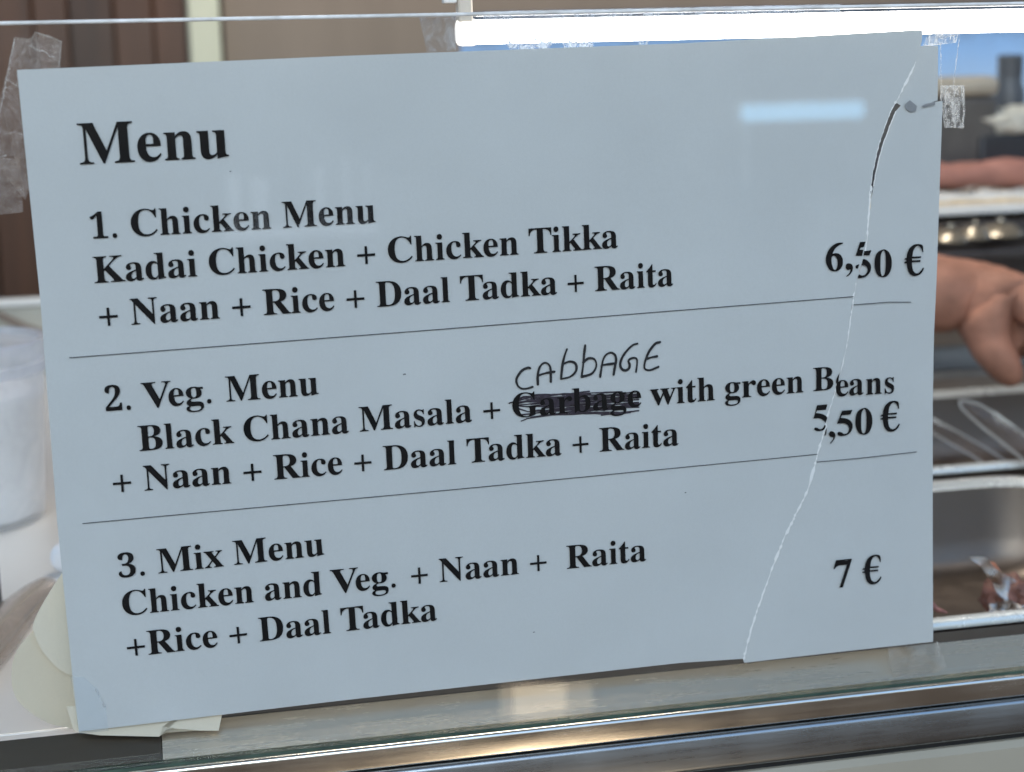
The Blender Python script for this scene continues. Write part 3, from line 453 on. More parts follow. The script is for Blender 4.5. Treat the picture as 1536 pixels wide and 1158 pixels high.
PRICE={'price_left1':[[(261.58,141.87),(261.59,141.61),(261.21,141.46),(260.72,141.29),(260.21,141.08),(259.77,140.85),(259.4,140.61),(259.07,140.35),(258.78,140.06),(258.51,139.75),(258.28,139.38),(258.07,138.97),(257.9,138.58),(257.76,138.27),(257.94,138.32),(258.15,138.39),(258.4,138.45),(258.66,138.48),(258.92,138.49),(259.2,138.48),(259.49,138.44),(259.77,138.35),(260.07,138.21),(260.36,138.01),(260.65,137.78),(260.9,137.49),(261.11,137.14),(261.31,136.74),(261.46,136.3),(261.55,135.86),(261.57,135.41),(261.55,134.93),(261.47,134.46),(261.33,134.03),(261.12,133.63),(260.85,133.24),(260.54,132.91),(260.21,132.65),(259.85,132.47),(259.46,132.36),(259.06,132.31),(258.67,132.3),(258.27,132.33),(257.87,132.4),(257.48,132.53),(257.13,132.72),(256.8,132.99),(256.51,133.33),(256.24,133.71),(256.01,134.12),(255.8,134.55),(255.62,135.03),(255.47,135.52),(255.39,136),(255.37,136.46),(255.4,136.92),(255.47,137.37),(255.58,137.83),(255.73,138.32),(255.92,138.82),(256.15,139.3),(256.42,139.75),(256.75,140.17),(257.12,140.57),(257.53,140.93),(257.95,141.23),(258.39,141.47),(258.84,141.66),(259.31,141.81),(259.77,141.91),(260.25,141.95),(260.75,141.93),(261.22,141.89)],[(257.68,137.43),(257.82,137.58),(258,137.66),(258.19,137.68),(258.38,137.65),(258.56,137.58),(258.74,137.46),(258.92,137.3),(259.08,137.08),(259.22,136.8),(259.36,136.47),(259.48,136.1),(259.56,135.73),(259.6,135.34),(259.61,134.92),(259.6,134.51),(259.56,134.14),(259.49,133.83),(259.39,133.55),(259.28,133.3),(259.17,133.11),(259.07,132.97),(258.96,132.87),(258.85,132.82),(258.72,132.82),(258.58,132.87),(258.42,132.96),(258.26,133.1),(258.1,133.32),(257.96,133.62),(257.82,134.01),(257.7,134.42),(257.6,134.8),(257.52,135.15),(257.47,135.48),(257.43,135.81),(257.43,136.13),(257.45,136.49),(257.5,136.85),(257.57,137.19)],[(262.54,133.68),(262.55,133.87),(262.57,134.07),(262.63,134.26),(262.73,134.41),(262.89,134.53),(263.09,134.64),(263.33,134.71),(263.57,134.73),(263.85,134.69),(264.16,134.62),(264.45,134.5),(264.7,134.33),(264.88,134.11),(265.03,133.84),(265.13,133.55),(265.18,133.24),(265.18,132.93),(265.13,132.59),(265.03,132.25),(264.9,131.93),(264.73,131.63),(264.51,131.33),(264.26,131.05),(264.01,130.8),(263.72,130.6),(263.41,130.42),(263.11,130.28),(262.88,130.16),(262.74,130.44),(262.98,130.61),(263.3,130.83),(263.62,131.08),(263.86,131.34),(264.04,131.64),(264.16,131.98),(264.25,132.29),(264.28,132.51),(264.26,132.6),(264.18,132.62),(264.07,132.6),(263.94,132.58),(263.8,132.56),(263.64,132.52),(263.47,132.5),(263.3,132.52),(263.12,132.6),(262.94,132.72),(262.77,132.86),(262.65,133.01),(262.58,133.17),(262.54,133.33),(262.53,133.51)],[(267.67,141.67),(269.67,141.68),(269.03,139.92),(268.05,139.83),(267.52,139.12),(268.9,138.95),(268.48,136.94),(266.09,137.1)],[(266.11,133.44),(266.14,133.59),(266.21,133.72),(266.32,133.85),(266.47,133.95),(266.7,134.02),(267,134.08),(267.29,134.11),(267.51,134.15),(266.96,132.73),(266.82,132.74),(266.63,132.75),(266.45,132.78),(266.31,132.85),(266.21,132.97),(266.14,133.12),(266.11,133.29)]],'price_right1':[[(269.32,138.48),(271.94,138.57),(271.25,136.92),(269.05,136.96)],[(268.91,135.78),(269.17,135.73),(269.49,135.68),(269.85,135.59),(270.19,135.43),(270.52,135.18),(270.88,134.85),(271.2,134.5),(271.46,134.15),(271.65,133.83),(271.79,133.5),(271.87,133.16),(271.9,132.79),(271.87,132.38),(271.8,131.94),(271.67,131.5),(271.48,131.09),(271.23,130.73),(270.91,130.39),(270.57,130.09),(270.22,129.85),(269.88,129.67),(269.52,129.55),(269.16,129.47),(268.81,129.41),(268.43,129.39),(268.04,129.39),(267.68,129.42),(267.4,129.43),(266.97,129.67),(267.53,130.7),(267.73,130.59),(267.97,130.44),(268.25,130.31),(268.52,130.23),(268.8,130.21),(269.09,130.23),(269.38,130.29),(269.65,130.42),(269.92,130.64),(270.18,130.92),(270.4,131.25),(270.55,131.56),(270.6,131.87),(270.58,132.19),(270.51,132.5),(270.43,132.76),(270.33,132.95),(270.21,133.09),(270.07,133.21),(269.92,133.32),(269.76,133.44),(269.58,133.56),(269.4,133.65),(269.21,133.72),(268.99,133.74),(268.76,133.73),(268.53,133.71),(268.36,133.69)],[(276.33,138.61),(276.72,138.6),(277.05,138.5),(277.36,138.34),(277.66,138.12),(277.98,137.86),(278.28,137.54),(278.57,137.16),(278.81,136.72),(279.01,136.21),(279.18,135.64),(279.31,135.03),(279.4,134.43),(279.44,133.83),(279.43,133.21),(279.38,132.61),(279.28,132.04),(279.13,131.5),(278.93,130.97),(278.7,130.5),(278.44,130.09),(278.16,129.77),(277.84,129.52),(277.5,129.33),(277.17,129.19),(276.86,129.11),(276.54,129.09),(276.22,129.11),(275.89,129.17),(275.54,129.26),(275.16,129.39),(274.8,129.57),(274.47,129.83),(274.17,130.19),(273.9,130.63),(273.66,131.13),(273.46,131.63),(273.31,132.13),(273.21,132.67),(273.14,133.22),(273.11,133.78),(273.11,134.37),(273.15,134.99),(273.22,135.6),(273.35,136.15),(273.5,136.64),(273.69,137.08),(273.94,137.48),(274.27,137.81),(274.72,138.1),(275.27,138.34),(275.84,138.52)],[(276.33,138.21),(276.51,138.17),(276.68,138.01),(276.83,137.73),(276.96,137.37),(277.06,136.92),(277.13,136.37),(277.18,135.75),(277.21,135.1),(277.22,134.39),(277.21,133.61),(277.18,132.85),(277.15,132.18),(277.1,131.62),(277.05,131.12),(276.98,130.7),(276.88,130.33),(276.73,130.02),(276.55,129.78),(276.35,129.6),(276.17,129.53),(276.02,129.55),(275.86,129.67),(275.72,129.87),(275.6,130.15),(275.5,130.51),(275.42,130.95),(275.35,131.46),(275.3,132.04),(275.27,132.71),(275.26,133.49),(275.26,134.26),(275.28,134.96),(275.3,135.57),(275.33,136.13),(275.39,136.63),(275.49,137.07),(275.66,137.47),(275.88,137.83),(276.12,138.09)],[(290.3,139.29),(290.5,139.12),(290.63,138.92),(290.72,138.72),(290.8,138.57),(290.91,136.7),(290.52,136.75),(290.45,137),(290.36,137.32),(290.26,137.67),(290.11,137.97),(289.93,138.25),(289.71,138.53),(289.46,138.77),(289.22,138.93),(288.99,139.01),(288.74,139.02),(288.49,138.97),(288.25,138.84),(287.99,138.61),(287.72,138.3),(287.48,137.92),(287.28,137.51),(287.13,137.01),(287.03,136.44),(286.96,135.88),(286.9,135.45),(290.13,135.39),(290.04,134.77),(286.8,134.85),(286.81,134.16),(289.95,134.07),(289.85,133.45),(286.81,133.55),(286.83,133.24),(286.84,132.85),(286.86,132.42),(286.92,132),(287.01,131.59),(287.12,131.16),(287.26,130.75),(287.42,130.42),(287.61,130.16),(287.84,129.96),(288.07,129.81),(288.31,129.71),(288.55,129.64),(288.8,129.63),(289.05,129.66),(289.29,129.73),(289.52,129.87),(289.75,130.06),(289.97,130.28),(290.17,130.5),(290.37,130.75),(290.55,131.02),(290.72,131.28),(290.85,131.48),(291.21,131.16),(291.1,130.89),(290.96,130.55),(290.78,130.2),(290.57,129.88),(290.3,129.61),(289.99,129.36),(289.65,129.14),(289.3,128.96),(288.92,128.84),(288.52,128.76),(288.11,128.73),(287.73,128.75),(287.36,128.83),(287,128.96),(286.66,129.15),(286.35,129.38),(286.06,129.67),(285.8,129.99),(285.56,130.38),(285.36,130.83),(285.19,131.42),(285.06,132.1),(284.95,132.77),(284.86,133.28),(283.88,133.44),(284.17,133.93),(284.75,133.96),(284.75,134.53),(283.97,134.58),(284.26,135.12),(284.85,135.14),(284.87,135.42),(284.89,135.79),(284.94,136.2),(285.03,136.6),(285.17,137.03),(285.34,137.49),(285.55,137.94),(285.8,138.33),(286.12,138.67),(286.48,138.97),(286.88,139.22),(287.26,139.42),(287.65,139.55),(288.04,139.62),(288.44,139.64),(288.83,139.64),(289.23,139.6),(289.63,139.52),(290,139.42)]],'price_left2':[[(252.19,86.76),(255.98,86.76),(255.37,84.88),(252.19,84.92),(251.76,84.06),(252.16,83.98),(252.67,83.89),(253.21,83.77),(253.7,83.63),(254.12,83.46),(254.53,83.27),(254.89,83.06),(255.21,82.86),(255.46,82.64),(255.67,82.4),(255.84,82.19),(255.98,82.01),(255.28,80.2),(255.12,80.41),(254.94,80.69),(254.71,80.98),(254.44,81.24),(254.1,81.49),(253.72,81.73),(253.3,81.94),(252.86,82.09),(252.36,82.17),(251.79,82.2),(251.26,82.2),(250.85,82.2)],[(251.08,78.46),(251.08,78.62),(251.15,78.78),(251.28,78.9),(251.42,78.98),(251.57,79.01),(251.76,78.99),(251.97,78.93),(252.19,78.85),(252.42,78.72),(252.68,78.54),(252.94,78.37),(253.19,78.28),(253.45,78.26),(253.71,78.29),(253.97,78.37),(254.2,78.51),(254.42,78.75),(254.64,79.07),(254.82,79.4),(254.97,79.64),(255.38,79.28),(255.26,79),(255.11,78.63),(254.93,78.26),(254.71,77.98),(254.42,77.81),(254.09,77.71),(253.73,77.65),(253.36,77.62),(252.98,77.6),(252.57,77.61),(252.18,77.66),(251.85,77.75),(251.58,77.89),(251.35,78.08),(251.18,78.29)],[(255.65,78.61),(255.64,78.19),(255.64,77.64),(255.61,77.08),(255.55,76.61),(255.41,76.27),(255.22,76),(255.02,75.78),(254.88,75.6),(255.04,76.98)],[(260.38,97.16),(260.28,97.05),(260.16,96.91),(260.02,96.75),(259.88,96.56),(259.74,96.32),(259.58,96.06),(259.44,95.77),(259.31,95.48),(259.21,95.17),(259.11,94.85),(259.05,94.52),(259.05,94.22),(259.13,93.93),(259.28,93.66),(259.43,93.41),(259.55,93.22),(259.99,94.46),(260.01,94.68),(260.04,94.94),(260.07,95.25),(260.12,95.58),(260.18,95.96),(260.25,96.41),(260.33,96.83)]],'price_right2':[[(256.66,76.51),(256.75,76.7),(256.88,76.88),(257.04,77.03),(257.23,77.11),(257.46,77.13),(257.72,77.09),(258,77),(258.24,76.86),(258.47,76.67),(258.7,76.42),(258.89,76.14),(258.98,75.82),(258.99,75.46),(258.91,75.06),(258.78,74.64),(258.58,74.23),(258.29,73.8),(257.91,73.36),(257.53,72.95),(257.24,72.62),(257.07,73.06),(257.29,73.32),(257.59,73.65),(257.87,73.99),(258.08,74.27),(258.18,74.48),(258.23,74.66),(258.22,74.8),(258.14,74.92),(257.97,75),(257.72,75.05),(257.45,75.09),(257.23,75.16),(257.07,75.27),(256.93,75.39),(256.81,75.54),(256.73,75.7),(256.66,75.88),(256.62,76.1),(256.62,76.32)],[(261.43,84),(265.24,83.94),(264.53,82.38),(261.36,82.39),(260.93,81.49),(261.3,81.44),(261.78,81.38),(262.3,81.3),(262.78,81.17),(263.24,80.99),(263.69,80.76),(264.12,80.5),(264.48,80.21),(264.78,79.88),(265.03,79.5),(265.22,79.1),(265.33,78.67),(265.35,78.21),(265.3,77.7),(265.18,77.2),(265,76.75),(264.74,76.35),(264.42,75.98),(264.05,75.66),(263.65,75.41),(263.21,75.23),(262.73,75.11),(262.24,75.05),(261.79,75.02),(261.36,75.03),(260.95,75.08),(260.57,75.17),(260.27,75.28),(260.03,75.43),(259.86,75.61),(259.75,75.8),(259.69,75.98),(259.71,76.16),(259.79,76.34),(259.93,76.5),(260.1,76.6),(260.31,76.63),(260.56,76.6),(260.84,76.54),(261.11,76.44),(261.36,76.29),(261.61,76.09),(261.86,75.89),(262.12,75.77),(262.42,75.72),(262.74,75.73),(263.04,75.79),(263.31,75.92),(263.54,76.16),(263.74,76.47),(263.9,76.82),(263.98,77.17),(263.99,77.5),(263.94,77.85),(263.82,78.19),(263.64,78.5),(263.4,78.78),(263.11,79.04),(262.74,79.26),(262.28,79.43),(261.66,79.52),(260.9,79.55),(260.16,79.56),(259.58,79.56)],[(269.54,84.29),(269.93,84.28),(270.26,84.18),(270.57,84.02),(270.87,83.8),(271.19,83.54),(271.49,83.22),(271.78,82.84),(272.02,82.4),(272.22,81.89),(272.39,81.32),(272.52,80.71),(272.61,80.11),(272.65,79.51),(272.64,78.89),(272.59,78.29),(272.49,77.72),(272.34,77.18),(272.14,76.65),(271.91,76.18),(271.65,75.77),(271.37,75.45),(271.05,75.2),(270.71,75.01),(270.38,74.87),(270.07,74.79),(269.75,74.77),(269.43,74.79),(269.1,74.85),(268.75,74.94),(268.37,75.07),(268.01,75.25),(267.68,75.51),(267.38,75.87),(267.11,76.31),(266.87,76.81),(266.67,77.31),(266.52,77.81),(266.42,78.35),(266.35,78.9),(266.32,79.46),(266.32,80.05),(266.36,80.67),(266.43,81.28),(266.56,81.83),(266.71,82.32),(266.9,82.76),(267.15,83.16),(267.48,83.49),(267.93,83.78),(268.48,84.02),(269.05,84.2)],[(269.54,83.89),(269.72,83.85),(269.89,83.69),(270.04,83.41),(270.17,83.05),(270.27,82.6),(270.34,82.05),(270.39,81.43),(270.42,80.78),(270.43,80.07),(270.42,79.29),(270.39,78.53),(270.36,77.86),(270.31,77.3),(270.26,76.8),(270.19,76.38),(270.09,76.01),(269.94,75.7),(269.76,75.46),(269.56,75.28),(269.38,75.21),(269.23,75.23),(269.07,75.35),(268.93,75.55),(268.81,75.83),(268.71,76.19),(268.63,76.63),(268.56,77.14),(268.51,77.72),(268.48,78.39),(268.47,79.17),(268.47,79.94),(268.49,80.64),(268.51,81.25),(268.54,81.81),(268.6,82.31),(268.7,82.75),(268.87,83.15),(269.09,83.51),(269.33,83.77)],[(281.95,85.47),(282.15,85.3),(282.28,85.1),(282.37,84.9),(282.45,84.75),(282.56,82.88),(282.17,82.93),(282.1,83.18),(282.01,83.5),(281.91,83.85),(281.76,84.15),(281.58,84.43),(281.36,84.71),(281.11,84.95),(280.87,85.11),(280.64,85.19),(280.39,85.2),(280.14,85.15),(279.9,85.02),(279.64,84.79),(279.37,84.48),(279.13,84.1),(278.93,83.69),(278.78,83.19),(278.68,82.62),(278.61,82.06),(278.55,81.63),(281.78,81.57),(281.69,80.95),(278.45,81.03),(278.46,80.34),(281.6,80.25),(281.5,79.63),(278.46,79.73),(278.48,79.42),(278.49,79.03),(278.51,78.6),(278.57,78.18),(278.66,77.77),(278.77,77.34),(278.91,76.93),(279.07,76.6),(279.26,76.34),(279.49,76.14),(279.72,75.99),(279.96,75.89),(280.2,75.82),(280.45,75.81),(280.7,75.84),(280.94,75.91),(281.17,76.05),(281.4,76.24),(281.62,76.46),(281.82,76.68),(282.02,76.93),(282.2,77.2),(282.37,77.46),(282.5,77.66),(282.86,77.34),(282.75,77.07),(282.61,76.73),(282.43,76.38),(282.22,76.06),(281.95,75.79),(281.64,75.54),(281.3,75.32),(280.95,75.14),(280.57,75.02),(280.17,74.94),(279.76,74.91),(279.38,74.93),(279.01,75.01),(278.65,75.14),(278.31,75.33),(278,75.56),(277.71,75.85),(277.45,76.17),(277.21,76.56),(277.01,77.01),(276.84,77.6),(276.71,78.28),(276.6,78.95),(276.51,79.46),(275.53,79.62),(275.82,80.11),(276.4,80.14),(276.4,80.71),(275.62,80.76),(275.91,81.3),(276.5,81.32),(276.52,81.6),(276.54,81.97),(276.59,82.38),(276.68,82.78),(276.82,83.21),(276.99,83.67),(277.2,84.12),(277.45,84.51),(277.77,84.85),(278.13,85.15),(278.53,85.4),(278.91,85.6),(279.3,85.73),(279.69,85.8),(280.09,85.82),(280.48,85.82),(280.88,85.78),(281.28,85.7),(281.65,85.6)]],'price3':[[(259.3,30.58),(265.23,30.58),(265.23,30.2),(261.95,20.34),(260.69,20.33),(263.39,28.49),(262.8,28.51),(262.05,28.54),(261.28,28.55),(260.67,28.53),(260.25,28.47),(259.96,28.39),(259.72,28.28),(259.5,28.14),(259.29,27.97),(259.1,27.76),(258.95,27.56),(258.82,27.4),(258.38,27.5)],[(275.58,30.72),(275.78,30.55),(275.91,30.35),(276,30.15),(276.08,30),(276.19,28.13),(275.8,28.18),(275.73,28.43),(275.64,28.75),(275.54,29.1),(275.39,29.4),(275.21,29.68),(274.99,29.96),(274.74,30.2),(274.5,30.36),(274.27,30.44),(274.02,30.45),(273.77,30.4),(273.53,30.27),(273.27,30.04),(273,29.73),(272.76,29.35),(272.56,28.94),(272.41,28.44),(272.31,27.87),(272.24,27.31),(272.18,26.88),(275.41,26.82),(275.32,26.2),(272.08,26.28),(272.09,25.59),(275.23,25.5),(275.13,24.88),(272.09,24.98),(272.11,24.67),(272.12,24.28),(272.14,23.85),(272.2,23.43),(272.29,23.02),(272.4,22.59),(272.54,22.18),(272.7,21.85),(272.89,21.59),(273.12,21.39),(273.35,21.24),(273.59,21.14),(273.83,21.07),(274.08,21.06),(274.33,21.09),(274.57,21.16),(274.8,21.3),(275.03,21.49),(275.25,21.71),(275.45,21.93),(275.65,22.18),(275.83,22.45),(276,22.71),(276.13,22.91),(276.49,22.59),(276.38,22.32),(276.24,21.98),(276.06,21.63),(275.85,21.31),(275.58,21.04),(275.27,20.79),(274.93,20.57),(274.58,20.39),(274.2,20.27),(273.8,20.19),(273.39,20.16),(273.01,20.18),(272.64,20.26),(272.28,20.39),(271.94,20.58),(271.63,20.81),(271.34,21.1),(271.08,21.42),(270.84,21.81),(270.64,22.26),(270.47,22.85),(270.34,23.53),(270.23,24.2),(270.14,24.71),(269.16,24.87),(269.45,25.36),(270.03,25.39),(270.03,25.96),(269.25,26.01),(269.54,26.55),(270.13,26.57),(270.15,26.85),(270.17,27.22),(270.22,27.63),(270.31,28.03),(270.45,28.46),(270.62,28.92),(270.83,29.37),(271.08,29.76),(271.4,30.1),(271.76,30.4),(272.16,30.65),(272.54,30.85),(272.93,30.98),(273.32,31.05),(273.72,31.07),(274.11,31.07),(274.51,31.03),(274.91,30.95),(275.28,30.85)]]}
HAND=[[(152.43,107.55),(152.26,107.62),(152.1,107.71),(151.91,107.77),(151.64,107.76),(151.24,107.67),(150.76,107.53),(150.26,107.33),(149.8,107.07),(149.37,106.72),(148.96,106.29),(148.59,105.83),(148.28,105.39),(148.04,104.99),(147.86,104.61),(147.73,104.22),(147.68,103.81),(147.7,103.35),(147.79,102.85),(147.94,102.37),(148.15,101.96),(148.43,101.63),(148.77,101.34),(149.16,101.11),(149.57,100.94),(150,100.85),(150.46,100.83),(150.93,100.86),(151.38,100.9),(151.81,100.96),(152.22,101.06),(152.63,101.17),(153.04,101.27)],[(154.81,101.96),(154.82,102.65),(154.81,103.33),(154.82,104.01),(154.87,104.68),(154.96,105.34),(155.09,105.99),(155.24,106.61),(155.44,107.16),(155.68,107.65),(155.96,108.07),(156.27,108.43),(156.58,108.7),(156.9,108.87),(157.23,108.95),(157.56,108.95),(157.87,108.89),(158.16,108.76),(158.45,108.55),(158.72,108.29),(158.93,107.97),(159.08,107.62),(159.19,107.22),(159.26,106.74),(159.3,106.13),(159.31,105.35),(159.29,104.43),(159.25,103.46),(159.22,102.51)],[(155.17,104.94),(155.81,105.1),(156.45,105.26),(157.09,105.41),(157.75,105.53),(158.43,105.61),(159.13,105.66),(159.83,105.7),(160.53,105.74)],[(165.02,112.92),(164.8,112.42),(164.58,111.93),(164.36,111.42),(164.14,110.81),(163.93,110.12),(163.71,109.37),(163.5,108.54),(163.31,107.62),(163.14,106.59),(162.98,105.46),(162.83,104.29),(162.68,103.14)],[(163.24,107.92),(163.83,108.15),(164.42,108.4),(165,108.61),(165.54,108.71),(166.06,108.7),(166.55,108.59),(167,108.42),(167.36,108.21),(167.64,107.94),(167.85,107.62),(167.99,107.26),(168.05,106.88),(168.06,106.46),(168,106),(167.87,105.53),(167.63,105.1),(167.29,104.68),(166.85,104.27),(166.33,103.91),(165.75,103.61),(165.06,103.42),(164.29,103.31),(163.48,103.23),(162.68,103.14)],[(171.2,113.7),(171.12,113.16),(171.03,112.64),(170.94,112.07),(170.84,111.38),(170.73,110.51),(170.62,109.52),(170.49,108.46),(170.35,107.43),(170.2,106.41),(170.03,105.37),(169.85,104.33),(169.68,103.3)],[(170.41,108.08),(170.85,108.41),(171.29,108.77),(171.73,109.09),(172.18,109.28),(172.66,109.33),(173.16,109.29),(173.63,109.15),(174.01,108.95),(174.3,108.67),(174.53,108.29),(174.69,107.87),(174.78,107.44),(174.81,107.01),(174.77,106.55),(174.66,106.09),(174.47,105.64),(174.22,105.19),(173.89,104.72),(173.48,104.29),(172.94,103.94),(172.25,103.71),(171.42,103.55),(170.53,103.43),(169.68,103.3)],[(175.98,102.79),(176.11,103.46),(176.23,104.12),(176.36,104.8),(176.5,105.48),(176.64,106.21),(176.78,106.97),(176.94,107.7),(177.14,108.34),(177.38,108.88),(177.65,109.35),(177.96,109.75),(178.29,110.07),(178.69,110.32),(179.13,110.5),(179.57,110.6),(179.97,110.6),(180.34,110.48),(180.7,110.26),(181.01,109.98),(181.25,109.66),(181.41,109.31),(181.52,108.9),(181.57,108.46),(181.58,107.99),(181.52,107.5),(181.41,106.98),(181.28,106.43),(181.15,105.84),(181.02,105.2),(180.89,104.52),(180.76,103.83),(180.63,103.14)],[(176.72,106.63),(177.32,106.67),(177.92,106.72),(178.53,106.76),(179.13,106.8),(179.73,106.83),(180.34,106.86),(180.94,106.88),(181.55,106.9)],[(189.03,112.95),(188.59,112.87),(188.17,112.8),(187.73,112.69),(187.26,112.47),(186.75,112.11),(186.2,111.65),(185.66,111.14),(185.17,110.63),(184.73,110.13),(184.32,109.61),(183.95,109.09),(183.63,108.56),(183.37,108.02),(183.16,107.47),(183.01,106.93),(182.95,106.43),(182.99,105.94),(183.12,105.48),(183.31,105.06),(183.54,104.74),(183.81,104.51),(184.15,104.36),(184.5,104.28),(184.83,104.27),(185.14,104.33),(185.46,104.48),(185.75,104.68),(185.96,104.91),(186.09,105.19),(186.16,105.52),(186.19,105.86),(186.18,106.17),(186.11,106.43),(185.99,106.67),(185.88,106.89),(185.83,107.11),(185.85,107.33),(185.92,107.55),(186.04,107.76),(186.22,107.92),(186.49,108.06),(186.83,108.17),(187.2,108.24),(187.54,108.26),(187.85,108.23),(188.17,108.17),(188.44,108.03),(188.64,107.8),(188.75,107.46),(188.77,107.02),(188.76,106.51),(188.71,105.97),(188.64,105.39),(188.53,104.75),(188.4,104.09),(188.28,103.44)],[(196.8,112.87),(196.38,112.8),(195.98,112.77),(195.56,112.67),(195.1,112.42),(194.58,111.96),(194.02,111.35),(193.46,110.67),(192.99,110.02),(192.62,109.4),(192.31,108.77),(192.05,108.15),(191.81,107.55),(191.6,106.98),(191.41,106.41),(191.28,105.88),(191.21,105.41),(191.19,105),(191.23,104.64),(191.35,104.34),(191.55,104.1),(191.85,103.9),(192.23,103.76),(192.7,103.69),(193.23,103.7),(193.86,103.83),(194.57,104.06),(195.33,104.33),(196.06,104.58)],[(192.12,107.6),(192.5,107.7),(192.88,107.79),(193.27,107.88),(193.7,107.96),(194.16,108.02),(194.65,108.07),(195.15,108.12),(195.65,108.17)]]
